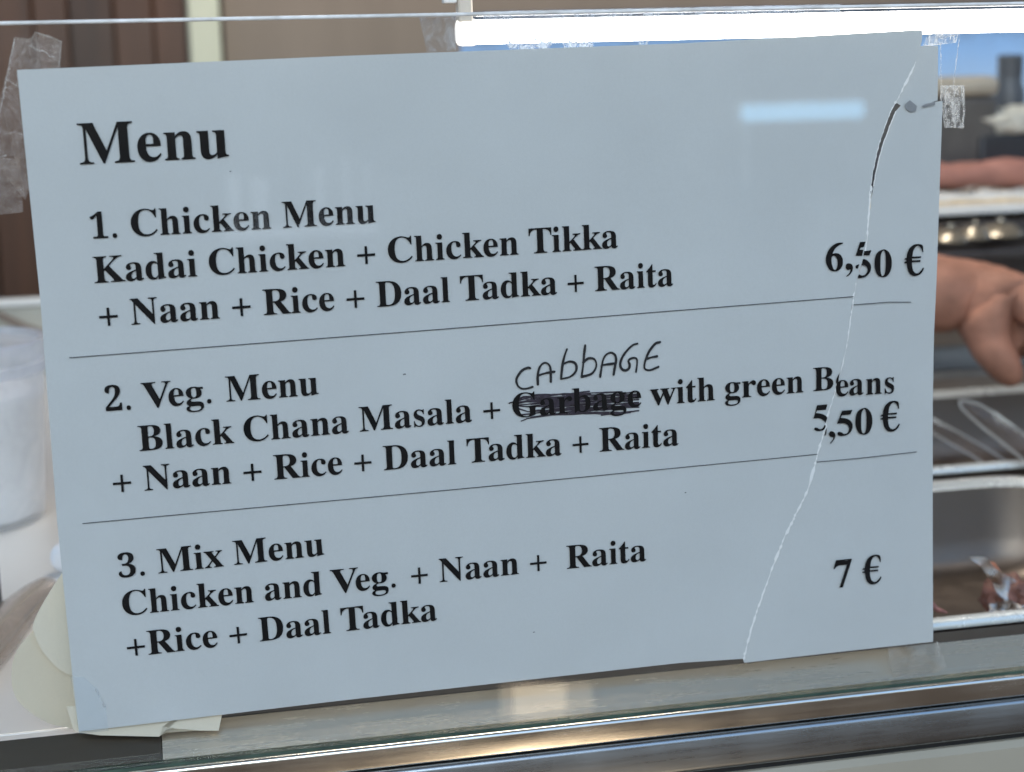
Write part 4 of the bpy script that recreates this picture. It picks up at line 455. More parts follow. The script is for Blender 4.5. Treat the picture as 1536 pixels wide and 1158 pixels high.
SCRIB=[[(152.39,98.46),(154.91,98.49),(157.44,98.4),(159.97,98.01),(162.51,98.02),(165.04,97.54),(167.6,97.85),(170.14,97.41)],[(159.18,93.92),(161.62,93.93),(164.06,93.64),(166.51,93.73),(168.96,93.71),(171.42,93.68),(173.89,93.96),(176.35,93.87)],[(159.26,96.38),(160.97,96.41),(162.67,96.53),(164.37,96.32),(166.08,96.46),(167.77,95.92),(169.48,95.84),(171.2,95.89)],[(155.81,91.98),(157.21,92.24),(158.6,92.08),(160,92.43),(161.39,92.38),(162.79,92.51),(164.19,92.49),(165.59,92.67)],[(155.92,95.09),(160.42,94.84),(164.96,95.07),(169.5,94.84),(174.05,94.75),(178.63,94.69),(183.21,94.3),(187.82,94.71)],[(164.44,97.39),(167.94,97.33),(171.44,96.97),(174.95,96.65),(178.48,96.39),(182.02,96.39),(185.56,96.12),(189.11,95.64)],[(152.18,92.88),(154.63,93.36),(157.05,92.9),(159.5,93.18),(161.95,93.26),(164.39,93.04),(166.85,93.08),(169.28,92.47)],[(155.96,96.16),(160.16,95.79),(164.36,95.21),(168.59,94.98),(172.84,94.78),(177.08,94.12),(181.36,93.92),(185.64,93.6)],[(155.79,91.53),(159.55,91.42),(163.31,91.11),(167.1,91.13),(170.88,90.6),(174.67,90.39),(178.48,90.03),(182.3,89.92)],[(159.19,94.15),(163.42,94.17),(167.64,93.63),(171.9,93.77),(176.17,93.52),(180.43,92.9),(184.73,92.91),(189.04,92.66)],[(146.67,96.53),(150.16,97.38),(153.6,96.89),(157.08,97.06),(160.54,96.6),(164.03,96.68),(167.53,96.75),(171.03,96.53)],[(169.44,92.06),(172.23,92.13),(175,91.79),(177.79,91.8),(180.6,91.96),(183.41,92.37),(186.22,92.4),(189.04,92.55)],[(152.28,95.41),(156.62,95.39),(160.97,95.04),(165.35,95.26),(169.73,95.15),(174.12,94.69),(178.52,94.26),(182.95,94.26)],[(146.69,97.05),(149.98,98.15),(153.24,98.02),(156.5,97.91),(159.79,98.13),(163.06,97.89),(166.35,97.73),(169.64,97.64)],[(164.31,93.25),(167.74,93.28),(171.17,92.7),(174.61,92.43),(178.07,92.64),(181.52,91.99),(185,91.96),(188.49,92.08)],[(146.65,96.03),(149.54,96.55),(152.4,96.2),(155.29,96.14),(158.17,96.14),(161.07,96.16),(163.97,96.06),(166.87,95.97)],[(164.25,91.44),(166.49,92),(168.71,91.59),(170.95,92.02),(173.18,91.69),(175.42,91.74),(177.66,91.72),(179.91,91.93)],[(152.24,94.44),(154.23,94.6),(156.21,94.45),(158.19,94.33),(160.19,94.52),(162.19,94.65),(164.18,94.28),(166.19,94.5)],[(174.03,96.73),(176.17,96.48),(178.31,96.13),(180.47,96.12),(182.63,96.26),(184.78,95.72),(186.94,95.61),(189.11,95.86)],[(173.89,91.87),(176.05,92.15),(178.2,91.94),(180.35,91.87),(182.52,92.2),(184.69,92.48),(186.85,92.14),(189.03,92.29)],[(159.23,95.39),(162.59,95.39),(165.96,95.7),(169.31,95.12),(172.7,95.3),(176.08,95.08),(179.47,94.63),(182.88,94.74)],[(173.85,90.59),(175.89,90.44),(177.92,90.1),(179.97,90.02),(182.01,89.89),(184.06,89.73),(186.12,89.86),(188.19,90.26)],[(155.88,93.81),(157.71,94.01),(159.55,94.15),(161.39,94.26),(163.23,94.42),(165.08,94.58),(166.92,94.67),(168.77,94.72)],[(146.67,96.43),(150.63,96.65),(154.6,96.78),(158.57,96.43),(162.57,96.62),(166.56,96.18),(170.57,95.96),(174.59,95.79)],[(169.43,91.72),(172.21,91.44),(175,91.69),(177.79,91.56),(180.58,91.4),(183.39,91.48),(186.2,91.62),(189.02,91.89)],[(159.21,94.84),(161.34,94.61),(163.48,94.91),(165.61,94.5),(167.74,94.18),(169.89,94.27),(172.03,94.05),(174.18,93.95)],[(146.68,96.67),(150.41,98.24),(154.08,97.98),(157.76,97.64),(161.48,97.91),(165.19,97.77),(168.89,97.17),(172.62,97.12)],[(147.15,94.7),(151.37,93),(155.66,92.99),(159.97,92.74),(164.29,92.59),(168.62,92.14),(172.97,92),(177.32,91.27)],[(164.39,95.83),(167.9,95.91),(171.41,95.72),(174.92,95.41),(178.45,95.4),(181.99,95.31),(185.54,95.3),(189.09,95.05)],[(173.86,90.94),(176.01,90.66),(178.16,90.65),(180.31,90.35),(182.47,90.12),(184.63,90.03),(186.8,90.05),(188.98,90.18)],[(164.35,94.36),(167.84,93.86),(171.35,93.76),(174.87,93.7),(178.41,93.77),(181.95,93.87),(185.51,94.03),(189.07,93.97)],[(152.34,97.19),(156.18,97.39),(160,96.87),(163.86,97.22),(167.72,97.05),(171.59,96.88),(175.46,96.49),(179.35,96.19)],[(173.9,92.12),(176.04,91.88),(178.19,91.49),(180.35,91.65),(182.5,91.28),(184.68,91.75),(186.84,91.68),(189.01,91.39)],[(155.94,95.59),(159.66,95.49),(163.39,95.24),(167.13,95.22),(170.87,94.67),(174.64,94.74),(178.41,94.33),(182.2,94.32)],[(174.05,97.49),(176.04,97.34),(178.02,97.12),(180.02,97.07),(182.01,97.06),(184,96.58),(186.01,96.65),(188.01,96.52)],[(155.87,93.77),(160.56,93.72),(165.28,93.88),(169.98,93.24),(174.73,93.45),(179.47,92.73),(184.26,93.11),(189.05,93.11)],[(146.66,96.24),(148.91,96.45),(151.17,96.77),(153.41,96.42),(155.66,96.3),(157.92,96.39),(160.18,96.23),(162.44,96.16)],[(164.26,91.8),(166.95,91.99),(169.64,91.79),(172.32,91.52),(175.03,91.75),(177.73,91.4),(180.44,91.41),(183.16,91.75)],[(146.63,95.45),(151.11,94.73),(155.65,94.97),(160.19,94.87),(164.76,95.02),(169.32,94.7),(173.91,94.53),(178.52,94.72)],[(152.36,97.59),(157.15,97.32),(161.97,97.12),(166.81,96.89),(171.65,96.26),(176.53,96.18),(181.42,95.93),(186.32,95.29)],[(169.46,92.47),(172.24,92.56),(175.01,91.97),(177.8,91.89),(180.58,91.49),(183.39,91.68),(186.2,91.54),(189.01,91.38)],[(173.98,95.16),(176.13,95.15),(178.28,94.83),(180.43,94.88),(182.59,94.91),(184.77,95.47),(186.93,95.17),(189.1,95.45)],[(152.11,91.01),(156.94,91.37),(161.75,91.19),(166.59,90.89),(171.44,90.81),(176.31,90.23),(181.19,89.62),(186.11,89.82)],[(173.93,93.18),(176.07,93.05),(178.23,93.01),(180.38,92.98),(182.54,92.99),(184.7,92.5),(186.86,92.42),(189.04,92.71)],[(164.42,96.67),(167.91,96.22),(171.42,96.17),(174.93,95.81),(178.46,95.58),(181.98,95.12),(185.53,94.78),(189.08,94.5)],[(148.87,92.22),(152.6,92.26),(156.34,92.51),(160.08,92.47),(163.83,92.35),(167.6,92.62),(171.37,92.48),(175.14,92.09)],[(147.18,95.53),(151.02,95.53),(154.87,95.78),(158.73,95.64),(162.61,95.93),(166.48,95.61),(170.38,95.79),(174.28,95.43)],[(149.09,97.87),(153.95,98.24),(158.8,97.84),(163.7,98.08),(168.58,97.5),(173.5,97.54),(178.43,97.26),(183.39,97.08)],[(159.16,93.25),(162.97,93.07),(166.8,92.82),(170.64,92.94),(174.48,92.34),(178.35,92.4),(182.22,92.21),(186.11,92.11)],[(146.65,95.91),(150.61,96.35),(154.57,96.49),(158.52,96.3),(162.5,96.31),(166.5,96.47),(170.49,96.21),(174.5,96.11)],[(159.1,91.5),(161.87,91.44),(164.66,91.71),(167.44,91.47),(170.22,91.2),(173.01,90.95),(175.81,90.55),(178.62,90.51)],[(159.2,94.64),(162.06,94.52),(164.9,94.07),(167.78,94.35),(170.64,94),(173.53,94.1),(176.41,93.88),(179.29,93.62)],[(145.03,96.42),(148.33,97.23),(153.1,97.93)],[(162.98,97.65),(167.78,97.98),(172.22,98.16)],[(148.79,90.09),(151.01,90.81),(159.09,91.21)],[(176.06,89.75),(184.29,90.15),(188.98,90.19)]]
OUT={'tear':[(289.54,210.68),(289.35,207.02),(288.45,203.17),(287.29,200.4),(285.67,196.99),(283.57,193.16),(281.7,189.76),(280.3,187.42),(278.66,184.43),(277.26,181.21),(276.1,177.98),(274.7,174.31),(273.54,169.96),(272.38,164.94),(271.7,160.09),(271.13,155.67),(270.58,148.33),(270.14,141.85),(269.45,136.7),(267.79,131.61),(266.37,127.62),(265.42,123.14),(265.19,119.96),(264.49,116.36),(263.54,109.77),(262.59,104.32),(260.67,97.3),(258.99,91.4),(257.54,87.1),(256.33,83.7),(254.87,77.74),(253.42,73.17),(252.2,69.27),(251.22,65.58),(249.02,57.74),(246.81,53.43),(244.61,49.6),(243.13,46.64),(240.43,41.65),(238.21,36.6),(235.98,31.3),(233.49,24.81),(231,18.29),(229,12.92),(227.24,7.27),(225.46,0.61),(224.95,-1.78)],'ml':[(0.34,209.64),(0.62,140.95),(-0.79,71.62),(-0.73,20.42),(-0.44,0.42)],'top':[(0.34,209.64),(96.5,209.89),(206.12,209.54),(289.54,210.68)],'bot':[(-0.44,0.42),(84.1,0.44),(201.88,-0.47),(224.72,-0.77)],'rb':[(225.42,-3.56),(257.92,-3.75),(296.83,-4.12)],'rr':[(296.83,-4.12),(296.21,36.9),(295.48,85.07),(295.62,108.51),(296.32,126.95),(296.84,156.44),(297.55,187.07)],'corner':[(289.37,205.51),(295.58,205.38),(295.74,187.38),(289.62,187),(286.53,185.16),(282.93,186.64)],'rules':[[(7.6,122.35),(131.8,122.67),(265.42,123.25)],[(6.91,69.48),(124.97,69.09),(252.2,69.51)]],'rulesr':[[(265.68,120.38),(272.21,120.37),(278.28,120.4),(286.6,119.81)],[(252.2,66.68),(270.1,66.56),(289.24,66.84)]],'eans':[(259.04,89.07),(264.03,89.09),(270.17,88.79),(280.72,88.57)]}

# ------------------------------------------------------------------ the menu sheet (A3, taped behind the glass)
K = math.sqrt(2) / 1000
CA, SA = math.cos(math.radians(0.9)), math.sin(math.radians(0.9))


def sw(x, y, d=0.0):
    """sheet millimetres (x right, y up from the lower left corner) -> world; d = metres behind the glass"""
    d += 0.0006 * noise.noise(Vector((x / 70, y / 55, 3.3))) + 0.0002 * noise.noise(Vector((x / 25, y / 30, 8.1)))
    return Vector((K * (CA * x - SA * y), d, K * (SA * x + CA * y)))


Y_SHEET, Y_INK = 0.0019, 0.0012
menu = empty('menu_sheet', 'torn white printed menu sheet taped behind the counter glass', 'menu', sw(148, 0, Y_SHEET))


def sub(pts, n):
    out = []
    for a, b in zip(pts, pts[1:]):
        for i in range(n):
            out.append((a[0] + (b[0] - a[0]) * i / n, a[1] + (b[1] - a[1]) * i / n))
    out.append(pts[-1])
    return out


def rough(pts, n=4, amp=0.22, seed=0):
    """a torn edge: the traced line with small fibrous steps"""
    o = sub(pts, n)
    r = random.Random(seed)
    return [(x + r.uniform(-amp, amp), y + r.uniform(-amp, amp)) for x, y in o]


def sheet(name, outline, depth, material, thick=0.00012, step=7.0):
    """a piece of paper: the outline plus an inner grid, Delaunay-filled, gently wavy, with thickness"""
    out = [Vector(p) for p in outline]
    n = len(out)
    xs_, ys_ = [p.x for p in out], [p.y for p in out]

    def inside(x, y):
        c = False
        for k in range(n):
            a, b2 = out[k], out[k - 1]
            if (a.y > y) != (b2.y > y) and x < (b2.x - a.x) * (y - a.y) / (b2.y - a.y) + a.x: c = not c
        return c
    grid = []
    y = min(ys_) + step / 2
    while y < max(ys_):
        x = min(xs_) + step / 2
        while x < max(xs_):
            if inside(x, y) and all((p.x - x) ** 2 + (p.y - y) ** 2 > 4 for p in out): grid.append(Vector((x, y)))
            x += step
        y += step
    vs, es, fs, *_ = geometry.delaunay_2d_cdt(out + grid, [(k, (k + 1) % n) for k in range(n)], [], 1, 1e-5)
    bm = bmesh.new()
    bv = [bm.verts.new(sw(v.x, v.y, depth)) for v in vs]
    for f in fs: bm.faces.new([bv[k] for k in f])
    bmesh.ops.recalc_face_normals(bm, faces=bm.faces[:])
    if sum(f.normal.y for f in bm.faces) > 0: bmesh.ops.reverse_faces(bm, faces=bm.faces[:])
    r = bmesh.ops.extrude_face_region(bm, geom=bm.faces[:])
    bmesh.ops.translate(bm, verts=[g for g in r['geom'] if isinstance(g, bmesh.types.BMVert)], vec=(0, thick, 0))
    return fin(name, bm, material, menu, smooth=True, angle=40)


tear = OUT['tear']
tl = rough(tear, 3, 0.16, 1)
main = OUT['top'][:-1] + tl + OUT['bot'][::-1][1:-1] + OUT['ml'][::-1][:-1]
part_main = sheet('large_left_piece', main, Y_SHEET, M_PAPER)
# the strip torn off the right side, re-taped about 3 mm too low
gap = []
for i, (x, y) in enumerate(tear):
    w = 0.0
    if 147 <= y <= 187:
        w = 1.9 * min(1, (187.5 - y) / 2.0) * max(0, (y - 147) / 40) ** 0.6
    elif y > 187:
        w = 0.15
    gap.append((x + w + 0.12, y))
tr = rough([g for g in gap if g[1] < 186.6], 3, 0.2, 2)
strip = [(282.9, 186.64)] + tr + [OUT['rb'][0]] + OUT['rb'][1:] + OUT['rr'][1:] + [(289.6, 186.9), (286.5, 185.2)]
part_strip = sheet('torn_right_strip', strip, Y_SHEET + 0.0008, M_PAPER)
cor = OUT['corner'][:3] + [(289.6, 186.2), (286.5, 184.6), (282.8, 186.2)] + [(x + 0.1, y) for x, y in rough([t for t in tear if 186.5 < t[1] < 205.6], 3, 0.15, 3)[::-1]]
part_corner = sheet('torn_corner_piece', cor, Y_SHEET + 0.0009, M_PAPER)


M_PATCH = paper_mat('grey_patch_paper', (0.40, 0.41, 0.43), 0.3)  # small patches at the torn corner, greyer than the sheet
for fl in ([(283.6, 186.6), (285.4, 188.0), (288.0, 185.9), (287.6, 184.4), (285.8, 184.0), (283.9, 185.2)], [(289.6, 185.8), (291.2, 186.5), (294.6, 187.1), (294.4, 186.0), (292.0, 185.6), (290.4, 185.3)]):
    sheet('grey_patch', fl, Y_SHEET - 0.0002, M_PATCH, 0.00005, 20).parent = part_strip


def ribbon(bm, pts, w, d, wfun=None):
    """flat stroke following sheet-mm points, width w mm"""
    n = len(pts)
    L_, R_ = [], []
    for i, p in enumerate(pts):
        a = pts[max(i - 1, 0)]
        b = pts[min(i + 1, n - 1)]
        tx, ty = b[0] - a[0], b[1] - a[1]
        l = math.hypot(tx, ty) or 1
        ww = (wfun(i / max(1, n - 1)) if wfun else 1) * w / 2
        nx, ny = -ty / l * ww, tx / l * ww
        L_.append(bm.verts.new(sw(p[0] + nx, p[1] + ny, d)))
        R_.append(bm.verts.new(sw(p[0] - nx, p[1] - ny, d)))
    for i in range(n - 1):
        bm.faces.new((L_[i], R_[i], R_[i + 1], L_[i + 1]))
    for e_, q in ((0, pts[0]), (n - 1, pts[-1])):
        ww = (wfun(e_ / max(1, n - 1)) if wfun else 1) * w / 2
        c = [bm.verts.new(sw(q[0] + ww * math.cos(t * math.pi / 4), q[1] + ww * math.sin(t * math.pi / 4), d - 0.000004)) for t in range(8)]
        bm.faces.new(c)


# white fibres showing along the tear
def fibre(i0, i1, w, shift, seed, d=Y_SHEET - 0.0001):
    bm = bmesh.new()
    r = random.Random(seed)
    pts = [(x + shift + r.uniform(-.13, .13), y) for x, y in sub(tear[i0:i1], 5)]
    ws = [r.choice((.3, .5, .8, 1.0, 1.2, 1.7)) * r.uniform(.8, 1.2) for _ in pts]
    ribbon(bm, pts, w, d, lambda t: ws[min(len(ws) - 1, int(t * (len(ws) - 1) + .5))])
    return fin('torn_edge', bm, M_FIBRE, part_main, smooth=False)


fibre(3, 8, 0.62, 0.0, 11)
fibre(7, 16, 0.30, -0.12, 12)
fibre(14, 19, 0.5, 0.2, 13)
fibre(20, 30, 0.36, 0.2, 14)
fibre(29, 47, 0.62, 0.2, 15)
bm = bmesh.new()
r_ = random.Random(5)
ribbon(bm, [(x - 0.05 + r_.uniform(-.1, .1), y) for x, y in sub([g for g in gap if 160 < g[1] < 187], 4)], 0.32, Y_SHEET + 0.0004)
fin('torn_edge', bm, M_FIBRE, part_strip, smooth=False)


# ---- printing
def glyph_mesh(bm, splines, place, d):
    """fill bezier outlines (holes included) and add them to bm; place maps glyph units to sheet mm"""
    cu = bpy.data.curves.new('tmp', 'CURVE')
    cu.dimensions = '2D'
    cu.fill_mode = 'BOTH'
    cu.resolution_u = 5
    for s in splines:
        sp = cu.splines.new('BEZIER')
        n = len(s) // 6
        sp.bezier_points.add(n - 1)
        for i in range(n):
            b = sp.bezier_points[i]
            b.handle_left_type = b.handle_right_type = 'FREE'
            q = s[i * 6:i * 6 + 6]
            b.handle_left = (q[0] / 1000, q[1] / 1000, 0)
            b.co = (q[2] / 1000, q[3] / 1000, 0)
            b.handle_right = (q[4] / 1000, q[5] / 1000, 0)
        sp.use_cyclic_u = True
    ob = bpy.data.objects.new('tmp', cu)
    COL.objects.link(ob)
    dg = bpy.context.evaluated_depsgraph_get()
    me = ob.evaluated_get(dg).to_mesh()
    vs = [bm.verts.new(sw(*place(v.co.x, v.co.y), d)) for v in me.vertices]
    for p in me.polygons:
        try:
            bm.faces.new([vs[i] for i in p.vertices])
        except ValueError:
            pass
    ob.evaluated_get(dg).to_mesh_clear()
    bpy.data.objects.remove(ob)
    bpy.data.curves.remove(cu)


KERN = {'Ta': -0.075, 'Ve': -0.09, 'Ti': -0.03}


def word(bm, text, x, y, ang, sx, s, d=Y_INK):
    ca, sa = math.cos(math.radians(ang)), math.sin(math.radians(ang))
    pen = 0.0
    if text[0] in 'TV': sx = s
    for i, ch in enumerate(text):
        adv, sp = GLYPH[ch]
        if sp:
            def place(gx, gy, pen=pen):
                lx, ly = (pen + gx) * sx, gy * s
                return (x + lx * ca - ly * sa, y + lx * sa + ly * ca)
            glyph_mesh(bm, sp, place, d)
        pen += adv / 1000 + KERN.get(text[i:i + 2], 0)


for line in range(10):
    bm = bmesh.new()
    for (l, text, x, y, ang, sx, s) in WORDS:
        if l == line:
            word(bm, text, x, y, ang, sx, s)
    fin('heading' if line == 0 else 'printed_line', bm, M_INK, part_main, smooth=False)


def polys(name, gl, d, parent):
    """prices, traced outlines in sheet mm"""
    bm = bmesh.new()
    cu = bpy.data.curves.new('tmp', 'CURVE')
    cu.dimensions = '2D'
    cu.fill_mode = 'BOTH'
    for s in gl:
        sp = cu.splines.new('POLY')
        sp.points.add(len(s) - 1)
        for i, (x, y) in enumerate(s): sp.points[i].co = (x / 100, y / 100, 0, 1)
        sp.use_cyclic_u = True
    ob = bpy.data.objects.new('tmp', cu)
    COL.objects.link(ob)
    dg = bpy.context.evaluated_depsgraph_get()
    me = ob.evaluated_get(dg).to_mesh()
    vs = [bm.verts.new(sw(v.co.x * 100, v.co.y * 100, d)) for v in me.vertices]
    for p in me.polygons: bm.faces.new([vs[i] for i in p.vertices])
    ob.evaluated_get(dg).to_mesh_clear()
    bpy.data.objects.remove(ob)
    bpy.data.curves.remove(cu)
    return fin(name, bm, M_INK, parent, smooth=False)


polys('price', PRICE['price_left1'], Y_INK, part_main)
polys('price', PRICE['price_left2'], Y_INK, part_main)
polys('price', PRICE['price_right1'], Y_INK + 0.0004, part_strip)
polys('price', PRICE['price_right2'], Y_INK + 0.0004, part_strip)
polys('price', PRICE['price3'], Y_INK + 0.0004, part_strip)
bm = bmesh.new()
ea = OUT['eans']
for ch, (x, y), o in zip('eans', ea, (0.019, 0.03, 0.026, 0)):
    if ch == 's': x -= 0.35 * 11.9
    word(bm, ch, x - o * 11.9, y + (0.05 if ch in 'es' else 0), 0.0, 11.7, 11.9, Y_INK + 0.0004)
fin('printed_line', bm, M_INK, part_strip, smooth=False)
for ln in OUT['rules']:
    bm = bmesh.new()
    ribbon(bm, sub(ln, 24), 0.27, Y_INK)
    fin('divider_line', bm, M_RULE, part_main, smooth=False)
for ln in OUT['rulesr']:
    bm = bmesh.new()
    ribbon(bm, sub(ln, 10), 0.27, Y_INK + 0.0004)
    fin('divider_line', bm, M_RULE, part_strip, smooth=False)
bm = bmesh.new()
for k, s in enumerate(HAND):
    ph = k * 1.3
    ribbon(bm, s, 0.84, Y_INK - 0.00001 * (k + 1), lambda t: 0.9 + 0.16 * math.sin(6 * t + ph))
fin('handwritten_word', bm, M_PEN, part_main, smooth=False)
for x, y, l_ in ((110.6, 108.9, .7), (262.6, 30.2, .8), (204.5, 60.4, .4), (150.2, 16.8, .4), (60.3, 176.5, .3)):
    bm = bmesh.new()
    ribbon(bm, [(x, y), (x + l_ * .6, y + .1), (x + l_, y)], 0.28, Y_INK)
    fin('ink_speck', bm, M_RULE, part_main, smooth=False)
bm = bmesh.new()
for k, s in enumerate(SCRIB):
    ribbon(bm, s, random.uniform(0.30, 0.52), Y_INK + 0.00042 - 0.000004 * k, lambda t: 0.75 + 0.5 * abs(math.sin(9 * t + k)))
fin('scribbled_crossing_out', bm, M_SCRIB, part_main, smooth=False)

# ------------------------------------------------------------------ glass front
XL, XR = -1.1, 1.5
ztop = at(300, 27, -0.0025).z
zbot = at(1024, 1061, -0.0025).z
glass = empty('counter_glass', 'clear glass pane of the food counter in front of the menu', 'glass pane', (0.2, 0, zbot))
bm = bmesh.new()
box(bm, (XL, -0.005, zbot + 0.0012), (XR, 0, ztop - 0.0016))
fin('pane', bm, M_GLASS, glass, smooth=False)
boxo('top_edge', (XL, -0.0052, ztop - 0.0014), (XR, 0.0002, ztop + 0.0002), M_GEDGE, glass, 0.0006)
boxo('bottom_edge', (XL, -0.0051, zbot - 0.001), (XR, 0.0001, zbot + 0.001), M_GDARK, glass, 0)

# ------------------------------------------------------------------ counter: rails, ledge, plate, front panel


def profile(name, pts, material, parent, x0=XL, x1=XR, smooth=True):
    bm = bmesh.new()
    prism(bm, [Vector((x0, y, z)) for y, z in pts], (x1 - x0, 0, 0))
    return fin(name, bm, material, parent, bevel=0, angle=28)


def zz(v, Y):
    return at(1024, v, Y).z


def arc(c, r, a0, a1, n=6):
    return [(c[0] + r * math.cos(math.radians(a0 + (a1 - a0) * i / n)), c[1] + r * math.sin(math.radians(a0 + (a1 - a0) * i / n))) for i in range(n + 1)]


counter = empty('serving_counter', 'brushed steel serving counter carrying the glass and the food pans', 'counter', (0.2, 0, zbot - 0.05))
# ledge behind the glass
zl = zz(1057, 0.003)
zh = zz(1004, 0.014)
XD = at(243, 1110, 0.008).x
profile('inner_ledge', [(0.003, zl), (0.0138, zh - 0.0002), (0.0145, zh - 0.0004), (0.0152, zh - 0.003), (0.0152, zl - 0.02), (0.003, zl - 0.02)], M_LEDGE, counter, XD)
M_DLEDGE = steel('shaded_ledge_steel', (0.05, 0.044, 0.036), 0.4, stretch=(1.5, 20, 20), bump=0.03, var=0.15)  # shade on the ledge under the plates, put into a darker steel
profile('shaded_ledge_end', [(0.003, zl), (0.0138, zh - 0.0002), (0.0145, zh - 0.0004), (0.0152, zh - 0.003), (0.0152, zl - 0.02), (0.003, zl - 0.02)], M_DLEDGE, counter, XL, XD - 0.0004)
# first rail under the glass
z1t, z1b = zz(1066, -0.008), zz(1099, -0.0105)
profile('glass_rail', [(0.0005, z1t - 0.0012), (-0.0055, z1t - 0.0012)] + arc((-0.0085, z1t - 0.002), 0.002, 80, 180) + [(-0.0107, z1b + 0.001)] + arc((-0.0097, z1b), 0.001, 180, 270) + [(0.0005, z1b - 0.002)], M_RAIL, counter)
z2t, z2b = zz(1105, -0.012), zz(1160, -0.014)
profile('lower_rail', [(0.0, z2t - 0.001), (-0.009, z2t - 0.0003)] + arc((-0.0112, z2t - 0.0026), 0.0024, 90, 172) + [(-0.0150, z2b + 0.003)] + arc((-0.0130, z2b + 0.002), 0.002, 180, 270) + [(0.0, z2b)], M_RAIL2, counter)
profile('shadow_gap', [(0.002, z2b - 0.0002), (-0.009, z2b - 0.0002), (-0.009, z2b - 0.006), (0.002, z2b - 0.006)], M_GAP, counter)
zp = z2b - 0.0045
profile('front_panel', [(0.002, zp), (-0.011, zp), (-0.014, zp - 0.003), (-0.014, zp - 0.75), (0.002, zp - 0.75)], M_PANEL, counter)
ZP = zh - 0.004      # working surface
boxo('near_deck', (XL, 0.0156, ZP - 0.012), (0.0345, 0.0300, ZP), M_PLATE, counter, 0.001)
boxo('gap_shade_strip', (0.035, 0.0156, ZP - 0.010), (XR, 0.0300, zh - 0.0006), M_GAP, counter, 0.001)  # dark strip added for the shade in the gap behind the ledge
boxo('work_surface', (XL, 0.0305, ZP - 0.03), (0.33, 0.95, ZP), M_PLATE, counter, 0.001)
boxo('deck_strip', (0.331, 0.0302, ZP - 0.012), (XR, 0.036, ZP), M_RAIL, counter, 0.001)
boxo('well_frame', (0.331, 0.024, ZP - 0.16), (XR, 0.95, ZP - 0.12), M_STEEL, counter, 0.001)

# ------------------------------------------------------------------ food pans on the right


def rrect(cx, cy, w, d, r, z, n=8):
    out = []
    for (sx_, sy_, a0) in ((1, 1, 0), (-1, 1, 90), (-1, -1, 180), (1, -1, 270)):
        for i in range(n + 1):
            a = math.radians(a0 + 90 * i / n)
            out.append(Vector((cx + sx_ * (w / 2 - r) + r * math.cos(a), cy + sy_ * (d / 2 - r) + r * math.sin(a), z)))
    return out


def pan(name, label, cx, cy, w, d, depth, z, r=0.03, material=None, rim=0.008, group='steel food pans in the counter'):
    t = empty(name, label, 'food pan', (cx, cy, z - depth), group)
    secs = [(0, 0, -0.003), (0, 0, 0.0), (rim * 0.35, 0, 0.0022), (rim, 0, 0.0012), (rim + 0.003, 0, -0.003), (rim + 0.008, 0, -depth * 0.6), (rim + 0.012, 0, -depth + 0.012), (rim + 0.018, 0, -depth + 0.004), (rim + 0.028, 0, -depth)]
    bm = bmesh.new()
    rings = []
    edge = material if material and material is not M_STEEL else M_RIM
    for ins, _, dz in secs:
        rings.append([bm.verts.new(p) for p in rrect(cx, cy, w - 2 * ins, d - 2 * ins, max(0.006, r - ins * 0.6), z + dz)])
    n = len(rings[0])
    for A, B in zip(rings[4:], rings[5:]):
        for i in range(n): bm.faces.new((A[i], A[(i + 1) % n], B[(i + 1) % n], B[i]))
    bm.faces.new(rings[-1])
    bmesh.ops.delete(bm, geom=[v for v in bm.verts if not v.link_faces], context='VERTS')
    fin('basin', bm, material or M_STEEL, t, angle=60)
    bm = bmesh.new()
    rr = [[bm.verts.new(p) for p in rrect(cx, cy, w - 2 * ins, d - 2 * ins, max(0.006, r - ins * 0.6), z + dz)] for ins, _, dz in secs[:5]]
    for A, B in zip(rr, rr[1:]):
        for i in range(n): bm.faces.new((A[i], A[(i + 1) % n], B[(i + 1) % n], B[i]))
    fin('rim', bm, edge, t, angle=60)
    return t


ZR = ZP + 0.005
pan('food_pan', 'steel food pan closest to the glass, holding crumpled foil', 0.465, 0.168, 0.40, 0.264, 0.062, ZR, r=0.062)
pan('food_pan', 'empty steel food pan in the middle row, under the two clear spoons', 0.68, 0.452, 0.56, 0.246, 0.062, ZR, r=0.03)
M_WTRAY = simple('dull_white_tray', (0.42, 0.40, 0.36), 0.5, vary=0.1)
pan('shallow_tray', 'dull whitish shallow tray just below the hand', 0.86, 0.70, 0.42, 0.13, 0.012, ZP + 0.006, r=0.02, material=M_WTRAY, rim=0.02, group='shallow trays behind the pans')

# crumpled foil with red chicken
M_FOIL = steel('crumpled_foil', (0.86, 0.79, 0.72), 0.28, stretch=(3, 3, 3), scale=60, bump=0.2)
M_MEAT = simple('tandoori_red_meat', (0.20, 0.085, 0.062), 0.5, vary=0.5, scale=120, bump=0.5, bscale=260)
M_ORANGE = simple('orange_spice_crust', (0.42, 0.15, 0.07), 0.45, vary=0.4, scale=150, bump=0.5, bscale=300)
fp = at(1505, 915, 0.115)
fz = ZR - 0.062
foil = empty('foil_parcel', 'crumpled foil parcel opened over red chicken in the front pan', 'foil', (fp.x, fp.y, fz))


def crumple(bm, grid, amp, seed, sc=60):
    rn = Vector((seed * 3.1, seed * 1.7, seed))
    for v in bm.verts:
        q = v.co * sc + rn
        v.co += noise.noise_vector(q) * amp + noise.noise_vector(q * 2.3) * amp * 0.6


